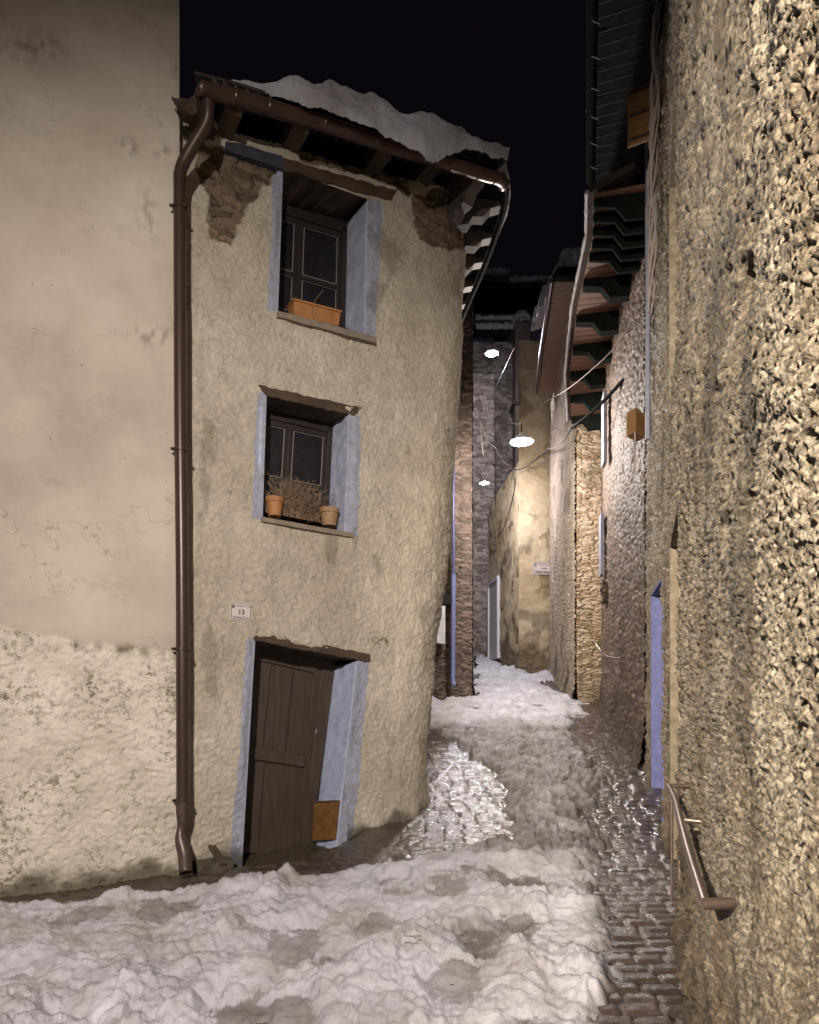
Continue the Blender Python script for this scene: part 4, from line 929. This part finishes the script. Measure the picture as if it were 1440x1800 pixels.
# ---- FAR PLASTER HOUSE with white door
fh = thing('stained_house', 'far house of peeling yellowish plaster with a white door and a street sign', 'house', (3.4, 19.8, 2.0))
def old_fn(sd, a0=.5):
    def fn(U, Z, B):
        gz_ = Z-g(0, B[..., 1]); m_ = sstep(1.3, .5, gz_+.7*fbm(U*1.1, Z*1.1, sd, 4)); m2 = sstep(.45, .6, fbm(U*.9, Z*1.1, sd+1, 5)+.1)
        st = np.maximum(m_, m2*a0); sh, sid = stones(U, Z, .2, .08, sd+2)
        return .02*fbm(U*2, Z*2, sd+3, 3)-.03*st+.03*st*sh, {'stone': st, 'sid': sid, 'hgt': sh, 'paint': 0*U, 'dirt_shade': np.clip(.5*sstep(.3, .6, fbm(U*.8, Z*.6, sd+5, 4)), 0, 1)}
    return fn
path_wall('side_wall', [(3.42, 19.6), (3.24, 22.0), (3.07, 24.2)][::1], 1.5, 8.7, .035, .035, M_old, fh, lambda U, Z, B: old_fn(161, .9)(U, Z, B))
path_wall('front_wall', [(3.42, 19.6), (4.9, 19.75)][::-1], 1.5, 12.5, .03, .03, M_old, fh, old_fn(165, .5))
def onF(Yv): return np.interp(Yv, [19.6, 24.2], [3.42, 3.07])
ya, yb = 22.4, 23.9
zb0 = float(g(0, 23.0))+.05; zt0 = 5.5
fr = MB()
q = lambda y, z, o_: (onF(y)-o_, y, z)
dr_ = MB().hexa([q(ya, zb0, .04), q(yb, zb0, .04), q(yb, zt0, .04), q(ya, zt0, .04)], [q(ya, zb0, -.05), q(yb, zb0, -.05), q(yb, zt0, -.05), q(ya, zt0, -.05)]).build('door', M_white, fh)
for (a1, b1, c1, e1) in ((ya-.12, ya, zb0, zt0+.12), (yb, yb+.12, zb0, zt0+.12), (ya, yb, zt0, zt0+.12)):
    fr.hexa([q(a1, c1, .10), q(b1, c1, .10), q(b1, e1, .10), q(a1, e1, .10)], [q(a1, c1, -.05), q(b1, c1, -.05), q(b1, e1, -.05), q(a1, e1, -.05)])
fr.build('door_frame', M_white, dr_)
sg = thing('street_sign', 'white enamel street sign with black lettering on the far plaster wall', 'sign', at(953, 999, 19.5))
c = at(957, 999, 19.5); ex = np.array((1.48, .15, 0)); ex /= np.linalg.norm(ex)
plaque(sg, c, .74, .40, ex, [('Comune di Ormea', .062, .06, .11, .0), ('Vicolo', .062, 0, -.01, .002), ('Vittorio Emanuele', .078, 0, -.115, .003)])
cb5 = catmull([at(861, 905, 23.6), at(864, 935, 23.0), at(872, 946, 22.3), at(888, 930, 21.3), at(906, 870, 20.2), at(909, 840, 19.9)], 6)
o = MB().tube([p-np.array((.06, .0, 0)) for p in cb5], .014, 6).build('slack_cable', M_cabled, None, True); tag(o, 'slack dark cable looping across the far peeling plaster wall', 'cable')

# ---- FAR GREY STONE WALL and DARK LEFT HOUSE, upper village
f1h = thing('grey_stone_house', 'narrow strip of grey stone house closing the alley between dark house and white door', 'house', (2.8, 25, 2.8))
path_wall('wall', [(2.0, 25.0), (3.4, 25.1)][::-1], 2.2, 14.2, .03, .035, M_cold, f1h, st_fn(.05, .26, .10, 171))
l2h = thing('dark_stone_house', 'dark brown stone house with a blue drainpipe behind the crooked corner house', 'house', (.9, 13.6, 1.2))
path_wall('front_wall', [(-.6, 13.4), (1.36, 13.6)][::-1], .9, 10.2, .022, .022, M_dark, l2h, st_fn(.04, .26, .07, 175))
path_wall('side_wall', [(1.36, 13.6), (2.0, 24.9)][::-1], .9, 10.2, .06, .05, M_dark, l2h, st_fn(.03, .22, .08, 177))
MB().tube([at(797, 760, 13.4), at(797, 1010, 13.4)], .035, 10).build('pipe_upper', simple('dark_blue_pipe', (.06, .065, .17), (.045, .05, .13), .4), l2h, True)
MB().tube([at(797, 1010, 13.38), at(796, 1195, 13.38), at(798, 1205, 13.3)], .055, 12).build('drainpipe', M_bluepipe, l2h, True)
q = [at(768, 1065, 13.3), at(783, 1065, 13.3), at(783, 1132, 13.3), at(768, 1130, 13.3)]; MB().hexa(q, [p+(0, .12, 0) for p in q]).build('window_shutter', M_white, l2h)
q = [at(750, 1044, 13.28), at(793, 1044, 13.28), at(793, 1062, 13.28), at(750, 1062, 13.28)]; MB().hexa(q, [p+(0, .2, 0) for p in q]).build('window_lintel', M_sof, l2h)
MB().tube(catmull([at(756, 1196, 12.9), at(760, 1203, 12.8), at(764, 1210, 12.9)], 3), .015, 6).build('iron_hook', M_steel, l2h)
up = thing('village_house', 'dim bluish upper house with a snow dusted roof edge, highest in the alley gap', 'house', (5, 32, 5))
M_dim = masonry('lilac_grey_plaster', (.44, .38, .52), (.30, .26, .36), (.1, .09, .12), (.2, .17, .2))
def boxh(parent, name, x0, x1, y0, y1, z0, z1, mat): 
    return MB().hexa([(x0, y0, z0), (x1, y0, z0), (x1, y0, z1), (x0, y0, z1)], [(x0, y1, z0), (x1, y1, z0), (x1, y1, z1), (x0, y1, z1)]).build(name, mat, parent)
boxh(up, 'wall', 3.0, 8.0, 32, 37, 3, 20.8, M_dim)
MB().hexa([(2.6, 31.2, 22.4), (7.6, 31.2, 21.7), (7.6, 37, 23.2), (2.6, 37, 24)], [(2.6, 31.2, 22.15), (7.6, 31.2, 21.45), (7.6, 37, 22.9), (2.6, 37, 23.8)]).build('roof', M_tile, up)
boxh(up, 'eaves_beam', 3.0, 7.6, 31.6, 31.95, 20.85, 21.2, M_sof)
for x in (4.3, 5.6): boxh(up, 'window', x, x+.6, 31.9, 31.98, 18.6, 19.8, M_sof)
snow_rim('eaves_snow', 'snow line along the highest dim roof at the end of the alley', [(2.6, 31.15), (5, 31.15)], 22.35, .14, 6)
snow_rim('eaves_snow', 'snow line on the lower right run of the highest dim roof', [(5, 31.15), (7.6, 31.15)], 21.95, .14, 7)
up2 = thing('village_house', 'small grey stone house with icicled snow edge behind the highest lamp', 'house', (3.6, 27, 5))
path_wall('wall', [(2.7, 27.0), (4.55, 27.1)][::-1], 3, 16.6, .05, .05, M_cold, up2, st_fn(.04, .3, .1, 181))
MB().hexa([(2.8, 26.6, 17.25), (4.55, 26.6, 17.2), (4.55, 29, 18.2), (2.8, 29, 18.2)], [(2.8, 26.6, 16.9), (4.55, 26.6, 16.9), (4.55, 29, 17.9), (2.8, 29, 17.9)]).build('roof', M_tile, up2)
snow_rim('eaves_snow', 'thick scalloped snow edge on the small stone house roof', [(2.8, 26.55), (4.5, 26.55)], 16.95, .13, 8)
snow_rim('eaves_snow', 'upper snow band on the small stone house roof', [(2.8, 26.6), (4.6, 26.6)], 17.35, .10, 9)
ch = thing('chimney_house', 'tall narrow dark chimney stack with a domed snowy cap beyond the alley', 'chimney', (4.6, 25.6, 3))
boxh(ch, 'stack', 4.33, 4.95, 25.6, 26.3, 3, 16.6, M_dark)
MB().lathe((4.64, 25.9, 16.6), [(.10, 0), (.10, .3), (.36, .22), (.40, .30), (.30, .52), (.12, .62), (0, .64)], 16).build('cap', M_snow, ch, True)
boxh(ch, 'ledge', 4.2, 5.05, 25.5, 26.4, 13.2, 13.32, M_tile)
# ------------------------------------------------------------------ street lamps on wires
def lamp(loc, label, s_=1.0, power=220, col=(1.0, .93, .93)):
    t = thing('street_lamp', label, 'street lamp', loc, 'lit lamps hanging over the alley')
    k = s_
    MB().lathe((0, 0, 0), [(.03*k, .16*k), (.06*k, .12*k), (.10*k, .08*k), (.205*k, .0), (.21*k, -.01*k), (.20*k, -.006*k), (.10*k, .06*k), (.03*k, .10*k)], 28).build('shade', M_lampmetal, t, True, local=True)
    MB().lathe((0, 0, 0), [(0, -.055*k), (.06*k, -.045*k), (.105*k, -.018*k), (.12*k, .012*k), (0, .03*k)], 28).build('bulb', M_bulb, t, True, local=True)
    MB().tube([(0, 0, .14*k), (0, 0, .34*k)], .012*k, 8).build('stem', M_cabled, t, local=True)
    l = light('lamp_light', (0, 0, -.10*k), power, col, .10*k, t)
    return t
lamp(at(917, 776, 11.6), 'large lit lamp hanging lowest and nearest over the alley, on the thick black cable', 1.0, 820, (1.0, .91, .82))
lamp(at(865, 621, 20), 'highest lit lamp, hanging before the dim upper houses', .95, 900, (.95, .90, 1.0))
lamp(at(852, 849, 18.2), 'smallest lit lamp low at left, in front of the grey stone strip', 62e-2, 520, (.97, .93, 1.0))
def wire(label, pts, r, mat, sag=0.0, name='overhead_cable'):
    P_ = []
    for k in range(len(pts)-1):
        a, b = np.array(pts[k]), np.array(pts[k+1])
        for i in range(14): t = i/14; P_.append(a*(1-t)+b*t-np.array((0, 0, sag*4*t*(1-t))))
    P_.append(np.array(pts[-1])); o = MB().tube(P_, r, 6).build(name, mat, None, True); tag(o, label, 'cable'); return o
L2 = at(917, 776, 11.6)
wire('thick black cable running from the dark right wall down past the nearest lamp', [at(1118, 640, 9.0), at(1060, 706, 9.8), at(1005, 752, 10.6)], .030, M_cabled, .02)
wire('thinner cable dipping under the nearest lamp toward the peeling wall', [at(1005, 752, 10.6), at(965, 788, 12), at(905, 826, 19.3)], .014, M_cabled, .10)
wire('slim wire climbing from the nearest lamp to the brown eaves', [L2+(0, 0, .34), at(960, 705, 11.4), at(1045, 645, 9.6), at(1110, 570, 8.6)], .008, M_cable, .05)
wire('pale wire from the nearest lamp to the dark left house', [L2+(0, 0, .34), at(880, 722, 12.6), at(842, 735, 13.4)], .009, M_cable, .10)
wire('straight wire crossing before the highest lamp', [at(905, 610, 20), at(858, 712, 18)], .012, M_cable, 0)
wire('double wire sagging from the left house under the nearest lamp', [at(846, 745, 13.4), at(870, 785, 14), at(900, 818, 17)], .010, M_cable, .12)
wire('loose looped wire against the dark left house corner', [at(842, 700, 13.4), at(846, 760, 13.4), at(850, 800, 13.4)], .012, M_cable, .08)
